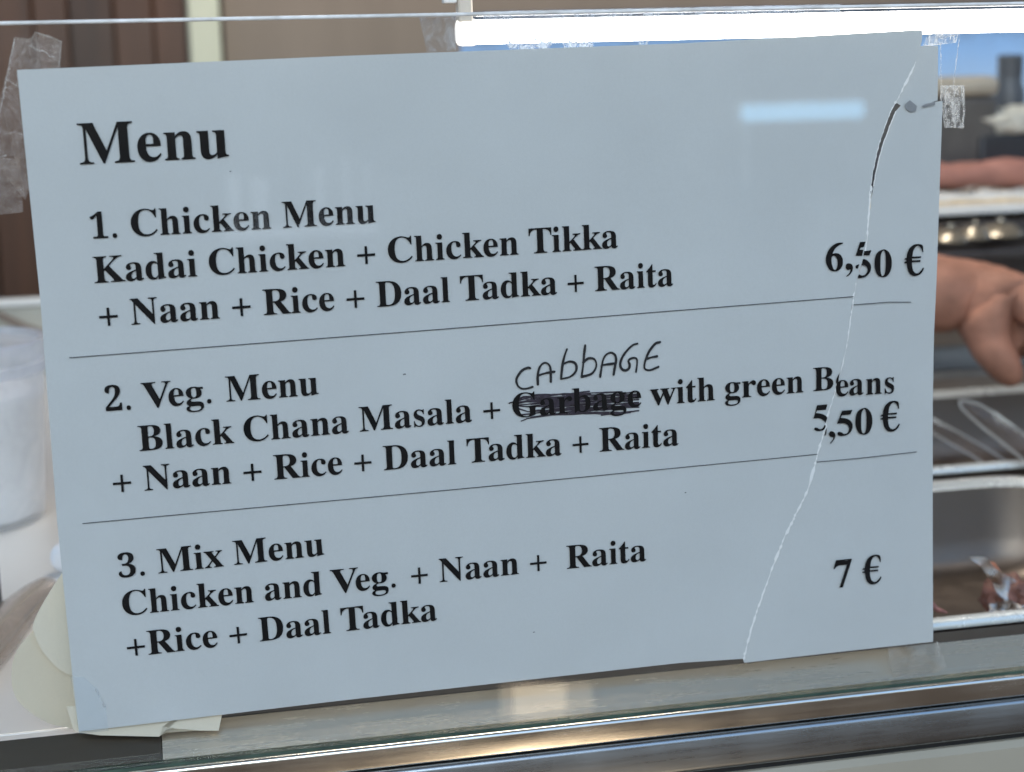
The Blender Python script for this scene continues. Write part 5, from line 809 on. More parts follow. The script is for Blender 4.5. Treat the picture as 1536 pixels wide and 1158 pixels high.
def foil_sheet(name, corners, nx, ny, amp, seed, material, sag=0.0):
    bm = bmesh.new()
    a, b, c, d = [Vector(p) for p in corners]
    g = []
    for j in range(ny + 1):
        row = []
        for i in range(nx + 1):
            u, v = i / nx, j / ny
            p = (a * (1 - u) + b * u) * (1 - v) + (d * (1 - u) + c * u) * v
            row.append(bm.verts.new(p))
        g.append(row)
    for j in range(ny):
        for i in range(nx): bm.faces.new((g[j][i], g[j][i + 1], g[j + 1][i + 1], g[j + 1][i]))
    crumple(bm, None, amp, seed)
    r = bmesh.ops.solidify(bm, geom=bm.faces[:], thickness=0.0004)
    return fin(name, bm, material, foil, smooth=False)


def P3(u, v, Y): return at(u, v, Y)


foil_sheet('foil', [P3(1458, 838, 0.100), P3(1478, 836, 0.104), P3(1580, 925, 0.110), P3(1545, 950, 0.098)], 8, 30, 0.0030, 2, M_FOIL)
foil_sheet('foil', [P3(1480, 905, 0.09), P3(1560, 905, 0.10), P3(1580, 960, 0.10), P3(1478, 925, 0.085)], 14, 8, 0.004, 5, M_FOIL)
bm = bmesh.new()
bmesh.ops.create_icosphere(bm, subdivisions=4, radius=1)
c_ = P3(1508, 893, 0.115)
for v in bm.verts:
    q = v.co.copy()
    k = 1 + 0.25 * noise.noise(q * 2.0) + 0.1 * noise.noise(q * 6.0)
    v.co = Vector((q.x * 0.0135, q.y * 0.014, q.z * 0.0125)) * k + c_
fin('chicken_piece', bm, M_MEAT, foil)
bm = bmesh.new()
pts = [P3(1470, 845, 0.108), P3(1488, 852, 0.108), P3(1500, 866, 0.109), P3(1512, 880, 0.11)]
tube(bm, pts, [0.0016, 0.0028, 0.0026, 0.0012], 10)
crumple(bm, None, 0.0012, 8, 150)
fin('chicken_piece', bm, M_ORANGE, foil)
# small red shred beside the paper
bm = bmesh.new()
tube(bm, [P3(1396, 905, 0.08), P3(1406, 913, 0.08), P3(1420, 919, 0.078)], [0.003, 0.0025, 0.0006], 8, 0.6)
crumple(bm, None, 0.0012, 4, 200)
tag(fin('chicken_shred', bm, simple('pinkish_meat', (0.30, 0.13, 0.11), 0.45, vary=0.3, scale=200)), 'small pinkish meat shred on the near pan rim beside the menu', 'food')

# two clear plastic spoons
M_SPOON = clear('smoky_clear_plastic', (0.80, 0.76, 0.73), 1.6, 0.08, haze=0.14, hcol=(0.40, 0.33, 0.30), pattern=0.32, pscale=70, lo=0.4, hi=0.7, bump=0.3, stretch=(1, 1, 1))
M_SPOON_R = clear('clear_plastic_rim', (0.95, 0.95, 0.93), 1.9, 0.05, haze=0.35, hcol=(0.85, 0.85, 0.82))


def spoon(label, px, Y, widths, group='clear plastic spoons in the pans'):
    pts = [at(u, v, y) for (u, v), y in zip(px, Y)]
    t = empty('plastic_spoon', label, 'spoon', pts[0], group)
    up = Vector((0.2, -0.8, 0.6)).normalized()
    L_, R_, bmr = [], [], bmesh.new()
    bm = bmesh.new()
    n = len(pts)
    rows = []
    for i, p in enumerate(pts):
        tg = (pts[min(i + 1, n - 1)] - pts[max(i - 1, 0)]).normalized()
        s = tg.cross(up).normalized()
        w = up
        row = []
        for k in range(9):
            a = -1 + k / 4
            row.append(bm.verts.new(p + s * a * widths[i] - w * (1 - a * a) * widths[i] * 0.45))
        rows.append(row)
        L_.append(p - s * widths[i])
        R_.append(p + s * widths[i])
    for A, B in zip(rows, rows[1:]):
        for k in range(8): bm.faces.new((A[k], A[k + 1], B[k + 1], B[k]))
    bmesh.ops.solidify(bm, geom=bm.faces[:], thickness=0.0011)
    fin('bowl', bm, M_SPOON, t)
    tube(bmr, L_[::-1] + R_, 0.0011, 8)
    fin('rim', bmr, M_SPOON_R, t)
    return t


spoon('clear plastic spoon with a pale shiny rim, the upper one right of the menu', [(1440, 603), (1446, 607), (1462, 616), (1485, 632), (1515, 654), (1560, 690), (1620, 735)], [0.36, 0.36, 0.355, 0.35, 0.34, 0.32, 0.30], [0.0012, 0.0042, 0.0075, 0.0095, 0.0105, 0.010, 0.008])
spoon('dark smoky plastic spoon lying across the pans, lower of the two spoons', [(1370, 622), (1398, 638), (1430, 656), (1470, 679), (1505, 702), (1540, 725), (1600, 760)], [0.44, 0.43, 0.42, 0.40, 0.38, 0.36, 0.33], [0.004, 0.0065, 0.0075, 0.0080, 0.0090, 0.0105, 0.011])

# raised back shelf with a rice tray
SHY0, SHY1 = 0.70, 0.96
zs = at(1460, 333, SHY0).z
shelf = empty('raised_shelf', 'dark steel shelf carrying the rice tray and the dark things at the back', 'shelf', (0.9, 0.83, zs - 0.012))
M_DARK = steel('dark_steel', (0.16, 0.145, 0.14), 0.35, stretch=(2, 2, 2), bump=0.05)
boxo('board', (0.40, SHY0 + 0.002, zs - 0.010), (XR, SHY1, zs - 0.0005), M_DARK, shelf, 0.001)
boxo('back_board', (0.40, SHY1 - 0.03, ZP + 0.001), (XR, SHY1 - 0.002, zs - 0.011), M_DARK, shelf, 0.001)
M_TRIM = simple('white_enamel_rim', (0.70, 0.69, 0.66), 0.25, vary=0.06)
t = pan('shallow_tray', 'white rimmed shallow tray of pale rice on the raised shelf', 0.98, (SHY0 + 0.86) / 2 + 0.012, 0.72, 0.15, 0.008, zs + 0.0085, r=0.02, material=M_TRIM, rim=0.006, group='shallow trays behind the pans')
M_RICE = simple('cooked_rice', (0.78, 0.62, 0.42), 0.55, vary=0.35, scale=70, bump=0.6, bscale=220)
bm = bmesh.new()
nx, ny = 90, 18
g = [[bm.verts.new((0.64 + 0.68 * i / nx, SHY0 + 0.024 + 0.12 * j / ny, zs + 0.0062 + 0.003 * noise.noise(Vector((i * .35, j * .35, 0))) + 0.004 * math.sin(math.pi * j / ny) - 0.001)) for i in range(nx + 1)] for j in range(ny + 1)]
for j in range(ny):
    for i in range(nx): bm.faces.new((g[j][i], g[j][i + 1], g[j + 1][i + 1], g[j + 1][i]))
tag(fin('rice_heap', bm, M_RICE), 'pale yellow cooked rice heaped in the tray on the raised shelf', 'food')
bm = bmesh.new()
nx, ny = 140, 6
g = [[bm.verts.new((0.64 + 0.68 * i / nx, 0.852 + 0.010 * noise.noise(Vector((i * .21, j * .5, 4))), zs + 0.0085 + 0.0013 * j * (1 + 0.5 * noise.noise(Vector((i * .13, 1, 2)))))) for i in range(nx + 1)] for j in range(ny + 1)]
for j in range(ny):
    for i in range(nx): bm.faces.new((g[j][i], g[j][i + 1], g[j + 1][i + 1], g[j + 1][i]))
fin('foil_liner', bm, M_FOIL, t, smooth=False)
# steel ladles and lids in the dark under the shelf
for k, (u, v, Y, rx, lab) in enumerate(((1425, 356, 0.665, 0.010, 'small upturned steel bowl in the shade under the shelf beside the menu'), (1462, 351, 0.668, 0.009, 'second small upturned steel bowl under the shelf, nearer the middle'), (1500, 347, 0.672, 0.013, 'larger glinting steel bowl under the shelf above the wrist'))):
    c = at(u, v, Y)
    b0 = empty('steel_bowl', lab, 'bowl', c, 'upturned steel bowls under the shelf')
    bm = bmesh.new()
    lathe(bm, [(rx * 1.7, -0.004), (rx * 1.75, -0.002), (rx * 1.6, 0.0), (rx, 0.006), (0, 0.008)], c, 28)
    fin('shell', bm, M_LEDGE, b0)
    bm = bmesh.new()
    lathe(bm, [(0, 0.013), (rx * .25, 0.0125), (rx * .3, 0.010), (rx * .15, 0.0075)], c, 16)
    fin('foot_ring', bm, M_LEDGE, b0)
zst = at(1460, 360, 0.665).z
boxo('lid_rack', (0.45, 0.64, zst - 0.016), (XR, 0.925, zst - 0.006), M_DARK, shelf, 0.002)

# dark things on the shelf
M_NAVY = simple('dark_navy_plastic', (0.022, 0.026, 0.034), 0.4, vary=0.2)
M_SLATE = simple('slate_grey_plastic', (0.075, 0.085, 0.10), 0.35, vary=0.15)
M_TAUPE = simple('grey_brown_tin', (0.10, 0.095, 0.09), 0.45, vary=0.2)
M_TAN = simple('tan_tin_lid', (0.42, 0.38, 0.31), 0.5, vary=0.2)
M_BAG = simple('pale_plastic_bag', (0.60, 0.59, 0.52), 0.4, vary=0.12, scale=60, bump=0.4, bscale=90)
p0, p1 = at(1468, 203, 0.91), at(1600, 275, 0.91)
tag(boxo('storage_box', (p0.x, 0.905, zs), (p1.x + 0.05, 0.945, p0.z), M_NAVY, None, 0.004), 'dark navy box on the raised shelf under the pale bag', 'box')
p0, p1, p2 = at(1270, 150, 0.93), at(1482, 275, 0.93), at(1390, 116, 0.93)
tin = empty('storage_tin', 'dark grey storage tin with tan lid on the shelf beside the torn menu corner', 'tin', (p0.x, 0.93, zs))
boxo('body', (p0.x, 0.91, zs), (p1.x, 0.95, p0.z), M_TAUPE, tin, 0.006)
boxo('lid', (p0.x - 0.001, 0.909, p0.z + 0.0003), (p1.x + 0.001, 0.951, p2.z), M_TAN, tin, 0.008)
bt = at(1510, 240, 1.0)
bottle = empty('tall_bottle', 'tall slate-grey bottle standing behind the pale bag', 'bottle', (bt.x, 1.0, zs))
ph = at(1510, 82, 1.0).z - zs
bm = bmesh.new()
rb = 0.0175
lathe(bm, [(0, 0), (rb, 0), (rb * 1.02, 0.004), (rb * 1.02, ph * .72), (rb * .8, ph * .8), (rb * .8, ph * .86)], (bt.x, 1.0, zs), 32)
fin('body', bm, M_SLATE, bottle)
bm = bmesh.new()
lathe(bm, [(rb * .82, ph * .861), (rb * .82, ph * .99), (rb * .7, ph), (0, ph)], (bt.x, 1.0, zs), 32)
fin('cap', bm, M_SLATE, bottle)
boxo('back_deck', (0.40, SHY1 + 0.001, zs - 0.010), (XR, 1.06, zs - 0.001), M_DARK, shelf, 0.001)
bm = bmesh.new()
bmesh.ops.create_icosphere(bm, subdivisions=5, radius=1)
c_ = at(1512, 190, 0.925)
c_.z = at(1468, 203, 0.91).z + 0.0115
for v in bm.verts:
    q = v.co.copy()
    k = 1 + 0.28 * noise.noise(q * 1.7 + Vector((3, 1, 2))) + 0.16 * abs(noise.noise(q * 4.2)) + 0.05 * noise.noise(q * 11)
    v.co = Vector((q.x * 0.050, q.y * 0.020, max(-0.0115, q.z * 0.018 * (1 + 0.5 * q.x)))) * k + c_
for v in bm.verts: v.co.z = max(v.co.z, c_.z - 0.0113)
tag(fin('plastic_bag', bm, M_BAG), 'pale crumpled plastic bag lying on the dark navy box', 'bag')

# polished back guard, curved so that it mirrors the open sky above and the ground below
g0, g1 = at(690, 20, 1.12), at(1536, 290, 1.12)
guard = []
for i in range(13):
    t_ = i / 12
    guard.append((1.10 + 0.004 * t_ + 0.030 * t_ * t_, zs - 0.02 + (g0.z - zs + 0.02) * t_))
pts = guard + [(y + 0.003, z) for y, z in guard[::-1]]
bm = bmesh.new()
prism(bm, [Vector((g0.x, y, z)) for y, z in pts], (1.3, 0, 0))
tag(fin('back_guard', bm, M_MIRROR, None, angle=40), 'polished steel back guard mirroring the blue daylight', 'panel')
boxo('guard_foot', (g0.x, 1.061, zs - 0.03), (XR, 1.10, zs - 0.002), M_DARK, shelf, 0.001)

# ------------------------------------------------------------------ lamp tube
ty = 0.055
ca_, cb_ = at(722, 48, ty), at(1500, 26, ty)
tz = ca_.z
rad = (at(740, 29, ty).z - at(740, 66, ty).z) / 2
lamp = empty('tube_lamp', 'lit white tube lamp running along the top of the glass', 'lamp', (ca_.x, ty, tz))
x0 = at(712, 48, ty).x


def along_x(bm, prof, y, z, n=32):
    rings = []
    for r, x in prof:
        rings.append([bm.verts.new((x, y + max(r, 1e-5) * math.cos(2 * math.pi * k / n), z + max(r, 1e-5) * math.sin(2 * math.pi * k / n))) for k in range(n)])
    for A, B in zip(rings, rings[1:]):
        for k in range(n): bm.faces.new((A[k], A[(k + 1) % n], B[(k + 1) % n], B[k]))
    bm.faces.new(rings[0][::-1])
    bm.faces.new(rings[-1])


bm = bmesh.new()
along_x(bm, [(rad, x0), (rad, 1.45)], ty, tz)
fin('tube', bm, M_TUBE, lamp)
xe = at(685, 48, ty).x
bm = bmesh.new()
rc = rad * 1.13
along_x(bm, [(rc * .80, xe), (rc * .93, xe + 0.0006), (rc, xe + 0.0025), (rc, x0 - 0.0012), (rc * .96, x0), (rad * .9, x0 + 0.0004)], ty, tz)
fin('end_cap', bm, M_END, lamp)
h0, h1 = at(685, 30, ty), at(705, -60, ty)
boxo('holder', (xe + 0.0004, ty - 0.004, tz + rad * .8), (at(707, 10, ty).x, ty + 0.004, tz + 0.09), M_BRACKET, lamp, 0.001)
boxo('clip', (at(664, 3, ty).x, ty - 0.003, at(664, 5, ty).z), (xe + 0.0002, ty + 0.003, at(664, 0, ty).z + 0.0015), M_CAP, lamp, 0.0006)
boxo('hanger', (0.15, ty - 0.012, tz + 0.0901), (1.45, ty + 0.012, tz + 0.104), M_BRACKET, lamp, 0.001)

# ------------------------------------------------------------------ clear tape
M_TAPE = clear('old_clear_tape', (0.95, 0.93, 0.91), 1.5, 0.18, haze=0.06, pattern=0.24, pscale=130, lo=0.44, hi=0.70, hcol=(0.62, 0.58, 0.57), bump=0.8)
M_TAPE2 = clear('wrinkled_clear_tape', (0.97, 0.97, 0.97), 1.5, 0.12, haze=0.03, pattern=0.62, pscale=300, lo=0.42, hi=0.72, hcol=(0.80, 0.82, 0.83), bump=0.5, stretch=(1.6, 1, 0.55))
M_TAPE3 = clear('flat_clear_tape', (0.99, 0.995, 1.0), 1.12, 0.25, haze=0.08, hcol=(0.90, 0.96, 1.0), pattern=0.10, pscale=50, lo=0.45, hi=0.7)
M_CREASE = clear('white_tape_crease', (0.98, 0.98, 0.98), 1.5, 0.2, haze=0.2, hcol=(0.85, 0.85, 0.84), pattern=0.7, pscale=300)


def tape(label, px, Y, material, creases=(), cw=0.0005, group='clear tape holding the menu'):
    c = at(px[0][0], px[0][1], Y)
    t = empty('tape_piece', label, 'tape', c, group)
    bm = bmesh.new()
    prism(bm, [at(u, v, Y) for u, v in px], (0, 0.00006, 0))
    bmesh.ops.triangulate(bm, faces=[f for f in bm.faces if len(f.verts) > 4])
    fin('strip', bm, material, t, smooth=False)
    for i, cr in enumerate(creases):
        bm = bmesh.new()
        pts = [at(u, v, Y - 0.00008) for u, v in cr]
        tube(bm, pts, [cw * random.uniform(.25, .8) for _ in pts], 6, 0.3, Vector((0, 1, 0.01)))
        fin('crease', bm, M_CREASE, t)
    return t


def jag(a, b, n, amp, seed):
    r = random.Random(seed)
    return [(a[0] + (b[0] - a[0]) * i / n + r.uniform(-amp, amp), a[1] + (b[1] - a[1]) * i / n + r.uniform(-amp, amp)) for i in range(n + 1)]


YT = 0.0042
tape('scratched brownish clear tape at the upper left corner of the menu', [(22, 55), (45, 58), (52, 48), (75, 53), (93, 63), (88, 100), (90, 112), (60, 240), (38, 300), (30, 232), (0, 236), (-20, 230), (2, 160)], YT, M_TAPE,
     [jag((22, 56), (0, 170), 14, .7, 1), jag((52, 48), (92, 62), 8, .6, 2), jag((92, 62), (88, 100), 8, .5, 3), jag((45, 70), (80, 84), 8, 2.5, 4), jag((12, 118), (28, 132), 6, 1, 5)], 0.0004)
tape('second strip of scratched tape running off the left edge, beside the menu heading', [(-30, 232), (31, 234), (36, 310), (44, 372), (10, 232 + 0), (0, 236)][:0] or [(-40, 237), (29, 238), (35, 318), (20, 222 + 98), (-40, 326)], YT + 0.0001, M_TAPE, [jag((0, 236), (10, 232), 5, .8, 6)], 0.0005)
tape('wrinkled whitish tape at the top right corner above the torn piece', [(1384, 70), (1390, 56), (1402, 42), (1441, 42), (1434, 64), (1411, 67)], YT, M_TAPE2, [jag((1386, 69), (1411, 66), 8, .5, 7), jag((1411, 67), (1412, 150), 14, .35, 8), jag((1441, 41), (1430, 128), 14, .35, 9), jag((1396, 58), (1432, 54), 9, 2.5, 10), jag((1400, 50), (1425, 48), 7, 3, 21)], 0.00045)
tape('wrinkled tape square on the right edge of the menu', [(1411, 129), (1446, 129), (1445, 157), (1448, 164), (1445, 191), (1417, 191), (1410, 150)], YT + 0.0001, M_TAPE2, [jag((1411, 129), (1446, 129), 8, .4, 11), jag((1417, 191), (1446, 191), 8, .4, 12), jag((1446, 129), (1445, 190), 10, 1, 13), jag((1420, 133), (1434, 186), 10, 1.5, 14), jag((1433, 132), (1424, 160), 8, 1.5, 15), jag((1436, 165), (1440, 188), 8, 2.5, 16)], 0.0005)
tape('glossy bluish tape over the lower left corner of the menu', [(106, 1014), (126, 1016), (146, 1034), (158, 1062), (163, 1096), (119, 1101)], 0.0004, M_TAPE3, [[(143, 1034), (151, 1048), (157, 1061)]], 0.0007)
tape('smeared flat tape under the lower right corner of the menu', [(1330, 966), (1408, 962), (1420, 1000), (1400, 1012), (1340, 1020)], YT, clear('smeared_tape', (0.97, 0.97, 0.97), 1.4, 0.3, haze=0.03, hcol=(0.75, 0.75, 0.72), pattern=0.30, pscale=40, lo=0.48, hi=0.75), [jag((1345, 1017), (1362, 1014), 6, 1.2, 17), jag((1406, 962), (1409, 985), 6, .6, 18)], 0.0005)

M_TAPE4 = clear('speckled_tape_residue', (0.93, 0.95, 0.98), 1.5, 0.12, haze=0.08, pattern=0.95, pscale=330, lo=0.46, hi=0.60, hcol=(0.80, 0.85, 0.92), bump=1.0)
tape('speckled tape residue under the lamp near its left end, above the menu', [(752, 58), (834, 56), (820, 79), (771, 81)], YT, M_TAPE4, [jag((771, 79), (818, 77), 10, 1.2, 31)], 0.0004, 'old tape residue under the lamp')
tape('smaller speckled tape residue under the lamp, beside the wider one', [(842, 56), (892, 54), (889, 73), (846, 78)], YT, M_TAPE4, [jag((850, 60), (886, 70), 8, 2, 32)], 0.0004, 'old tape residue under the lamp')
tape('narrow whitish tape sliver under the middle of the lamp', [(958, 50), (972, 50), (971, 68), (958, 69)], YT, M_TAPE3, [jag((959, 52), (960, 69), 5, .4, 33), jag((971, 52), (970, 68), 5, .4, 34)], 0.0004, 'old tape residue under the lamp')
tape('long faint smeared tape band above the lamp along the glass edge', [(725, 17), (1040, 11), (1260, 6), (1260, 22), (1040, 27), (725, 33)], YT + 0.0002, clear('faint_bluish_smear', (0.97, 0.98, 1.0), 1.4, 0.2, haze=0.08, pattern=0.55, pscale=120, lo=0.42, hi=0.72, hcol=(0.70, 0.78, 0.88)), [], 0.0004, 'old tape residue under the lamp')
tape('faint grey smear on the glass left of the lamp end', [(628, 22), (684, 20), (684, 76), (640, 78)], YT + 0.0002, clear('faint_grey_smear', (0.97, 0.98, 1.0), 1.4, 0.2, haze=0.04, pattern=0.40, pscale=90, lo=0.45, hi=0.75, hcol=(0.62, 0.68, 0.74)), [], 0.0004, 'old tape residue under the lamp')

# ------------------------------------------------------------------ left side of the counter
M_TUB = clear('milky_plastic', (0.92, 0.93, 0.95), 1.5, 0.12, haze=0.38, hcol=(0.95, 0.95, 0.95), pattern=0.55, pscale=18, lo=0.35, hi=0.7)
M_TUBIN = simple('stacked_white_cups', (0.80, 0.80, 0.80), 0.4, vary=0.1, scale=25)
M_LID = clear('clear_lid_plastic', (0.93, 0.94, 0.97), 1.5, 0.08, haze=0.28, hcol=(0.90, 0.92, 0.97), pattern=0.4, pscale=12, lo=0.4, hi=0.7, bump=0.1)
tb = at(-32, 748, 0.42)
tb.z = ZP
ht = at(0, 538, 0.42).z - ZP
rt = at(84, 600, 0.42).x - at(-32, 600, 0.42).x
tub = empty('plastic_tub', 'milky translucent deli tub with clear lid standing left of the menu', 'tub', tb)
bm = bmesh.new()
lathe(bm, [(0, 0.0005), (rt * .80, 0.0005), (rt * .86, 0.003), (rt * .87, 0.006)] + [(rt * (.87 + .13 * k / 14) * (1.004 if k % 2 else .998), 0.006 + (ht - 0.006) * k / 14) for k in range(1, 15)], tb, 64)
fin('body', bm, M_TUB, tub)
bm = bmesh.new()
lathe(bm, [(0, 0.004), (rt * .76, 0.004), (rt * .9, ht * .80), (rt * .5, ht * .86), (0, ht * .87)], tb, 48)
fin('contents', bm, M_TUBIN, tub)
bm = bmesh.new()
hl = at(0, 506, 0.42).z - ZP
lathe(bm, [(rt * 1.03, ht - 0.008), (rt * 1.06, ht - 0.007), (rt * 1.06, ht), (rt * 1.03, ht + 0.001), (rt * 1.05, hl - 0.003), (rt * 1.06, hl), (rt * .96, hl + 0.0005), (rt * .93, hl - 0.004), (0, hl - 0.004)], tb, 64)
fin('lid', bm, M_LID, tub)

# shelf with white edge behind the tub
M_CREAM = simple('cream_board', (0.52, 0.50, 0.42), 0.5, vary=0.05)
M_WHITE = simple('white_board_edge', (0.78, 0.78, 0.75), 0.45, vary=0.04)
M_BROWN = simple('brown_batten', (0.20, 0.15, 0.12), 0.45, vary=0.2, scale=20)
za, zb_ = at(0, 451, 1.0).z, at(0, 462, 1.0).z
cab = empty('side_cabinet', 'cream side cabinet with white top edge behind the plastic tub', 'cabinet', (-0.2, 1.15, ZP - 0.3))
boxo('top', (-1.0, 1.0, zb_), (0.3, 1.016, za), M_WHITE, cab, 0.002)
boxo('front', (-1.0, 1.003, ZP - 0.3), (0.3, 1.014, zb_ - 0.001), M_CREAM, cab, 0.001)
bm = bmesh.new()
prism(bm, [at(-60, 448, .992), at(0, 470, .992), at(40, 489, .992), at(110, 512, .992), at(110, 520, .992), at(40, 499, .992), at(0, 480, .992), at(-60, 458, .992)], (0, 0.015, 0))
fin('slanting_batten', bm, M_BROWN, cab, smooth=False, bevel=0.001)

# cream paper plates leaning on the glass, and a white scrap under them
M_PL1 = paper_mat('cream_paper_plate', (0.88, 0.80, 0.64), 0.2)
M_PL2 = paper_mat('bright_paper_plate', (0.92, 0.85, 0.70), 0.15)


def plate(name, label, px, Y, tilt, material, group=None):
    base = min(at(u, v, Y).z for u, v in px)
    bm = bmesh.new()
    P = []
    N_ = len(px)
    for i in range(N_):
        p0, p1, p2, p3 = [Vector(px[(i + k) % N_]) for k in (-1, 0, 1, 2)]
        for k in range(6):
            t = k / 6
            P.append(.5 * ((2 * p1) + (-p0 + p2) * t + (2 * p0 - 5 * p1 + 4 * p2 - p3) * t * t + (-p0 + 3 * p1 - 3 * p2 + p3) * t ** 3))
    pts = [at(p.x, p.y, Y) for p in P]
    prism(bm, pts, (0, 0.0012, 0))
    bmesh.ops.triangulate(bm, faces=[f for f in bm.faces if len(f.verts) > 4])
    return tag(fin(name, bm, material, None, smooth=False), label, 'plate', group)


plate('paper_plate', 'cream rounded paper plate leaning on the glass at the lower left', [(150, 880), (96, 905), (52, 945), (26, 975), (17, 1010), (25, 1048), (60, 1078), (105, 1092), (230, 1102), (300, 1060), (330, 960), (250, 880)], 0.020, 0, M_PL1, 'paper plates behind the menu')
plate('paper_plate', 'brighter white paper plate behind the lower left edge of the menu', [(160, 780), (110, 838), (80, 880), (52, 930), (52, 952), (70, 985), (112, 1015), (240, 1040), (330, 960), (300, 830), (230, 780)], 0.0165, 0, M_PL2, 'paper plates behind the menu')
bm = bmesh.new()
prism(bm, [at(u, v, 0.0045) for u, v in ((100, 1060), (110, 1094), (118, 1099), (150, 1103), (190, 1104), (239, 1105), (244, 1090), (262, 1093), (300, 1096), (328, 1096), (333, 1072), (300, 1050))], (0, 0.0004, 0))
bmesh.ops.triangulate(bm, faces=[f for f in bm.faces if len(f.verts) > 4])
tag(fin('paper_scrap', bm, M_PL2, None, smooth=False), 'torn white paper scrap showing below the menu bottom edge', 'paper')

# tongs, ladle bowl, jar
M_TONG = clear('brownish_clear_plastic', (0.86, 0.82, 0.79), 1.7, 0.08, haze=0.12, hcol=(0.72, 0.64, 0.58), pattern=0.3, pscale=60, lo=0.4, hi=0.7, bump=0.4)
pts = [atz(80, 872, ZP + .005), atz(72, 876, ZP + .005), atz(55, 890, ZP + .006), atz(25, 918, ZP + .007), atz(-12, 960, ZP + .008), atz(-70, 1020, ZP + .009)]
tg = empty('plastic_tongs', 'brownish clear plastic tongs pointing at the menu from the left edge', 'tongs', pts[-1])
bm = bmesh.new()
tube(bm, pts, [0.0036, 0.0064, 0.0088, 0.0108, 0.0130, 0.0142], 16, 0.5, Vector((0.1, -0.7, 0.7)))
fin('arm', bm, M_TONG, tg)
bm = bmesh.new()
tube(bm, [p + Vector((0.001, -0.004, -0.004 - 0.0012 * i)) for i, p in enumerate(pts)], [0.0008, 0.0015, 0.0020, 0.0022, 0.0022, 0.0022], 8, 1)
fin('ridge', bm, M_SPOON_R, tg)
bm = bmesh.new()
tube(bm, [p + Vector((-0.002, -0.004, 0.003)) for p in pts], [0.0005, 0.0009, 0.0010, 0.0010, 0.0010, 0.0010], 8, 1)
fin('ridge', bm, M_SPOON_R, tg)
c_ = atz(97, 836, ZP + 0.0095)
bm = bmesh.new()
bmesh.ops.create_uvsphere(bm, u_segments=32, v_segments=20, radius=1)
for v in bm.verts: v.co = Vector((v.co.x * 0.0085, v.co.y * 0.007, v.co.z * 0.0095)) + c_
tag(fin('white_scoop', bm, simple('white_plastic', (0.82, 0.82, 0.84), 0.3, vary=0.03)), 'small white plastic scoop end peeking out beside the menu', 'scoop')
c_ = atz(-24, 918, ZP)
c_.z = ZP + 0.0162
bm = bmesh.new()
lathe(bm, [(0, -0.016), (0.008, -0.016), (0.0105, -0.013), (0.0105, 0.010), (0.008, 0.0145), (0, 0.015)], c_, 32)
tag(fin('dark_jar', bm, M_SLATE), 'dark grey jar cut off by the left edge of the photo', 'jar')

# ------------------------------------------------------------------ back walls
M_WOOD = simple('brown_wood', (0.090, 0.038, 0.018), 0.42, vary=0.35, scale=6, bump=0.1, bscale=40, stretch=(6, 6, 0.5))
M_WOOD2 = simple('darker_brown_wood', (0.062, 0.029, 0.016), 0.42, vary=0.3, scale=6, bump=0.1, bscale=40, stretch=(6, 6, 0.5))
M_POST = simple('cream_green_post', (0.76, 0.76, 0.58), 0.5, vary=0.03)
M_TWALL = simple('taupe_wall', (0.295, 0.235, 0.185), 0.7, vary=0.08, scale=3, stretch=(5, 5, 0.6))
WY = 1.5
wood = empty('wooden_wall', 'brown plank wall behind the counter on the left', 'wall', (-0.3, WY, -0.9))
xs = [at(u, 60, WY).x for u in (-420, -300, -190, -110, -30, 50, 105, 172, 232, 282)]
for i, (a, b) in enumerate(zip(xs, xs[1:])):
    boxo('plank', (a + 0.0003, WY + (0.004 if i % 2 else 0), -0.9), (b - 0.0003, WY + 0.03, 1.6), M_WOOD if i % 3 else M_WOOD2, wood, 0.003)
boxo('backing', (xs[0], WY + 0.031, -0.9), (xs[-1], WY + 0.05, 1.6), M_WOOD2, wood, 0)
pa, pb = at(283, 50, WY).x, at(330, 50, WY).x
tag(boxo('door_post', (pa, WY - 0.02, -0.9), (pb, WY + 0.05, 1.6), M_POST, None, 0.003), 'pale cream post between the brown planks and the taupe wall', 'post')
tag(boxo('taupe_wall', (pb + 0.006, WY + 0.006, -0.9), (2.6, WY + 0.06, 1.6), M_TWALL, None, 0), 'plain taupe wall behind the lamp tube', 'wall')
tag(boxo('shadow_line', (pb + 0.0004, WY + 0.03, -0.9), (pb + 0.0056, WY + 0.05, 1.6), M_GAP, None, 0), 'thin dark strip for the shadow line beside the cream post', 'strip')  # shadow beside the post drawn as a dark strip

M_BLOCKER = simple('taupe_blocker', (0.36, 0.31, 0.27), 0.8, vary=0.1, scale=4)  # unseen roof sheet added to block sky reflections in the pans
tag(boxo('sky_blocker', (-1.6, -0.75, 1.32), (2.6, 1.75, 1.36), M_BLOCKER, None, 0.004), 'taupe awning roof added out of view to keep sky out of the steel', 'awning')

# ------------------------------------------------------------------ the people serving: an arm and hand by the pans, another arm further back
M_SKIN = simple('skin', (0.44, 0.205, 0.135), 0.6, vary=0.28, scale=38, bump=0.8, bscale=110, spec=0.3)
M_SLEEVE = simple('dark_sleeve', (0.05, 0.05, 0.06), 0.85, vary=0.2, scale=60, bump=0.3, bscale=150)


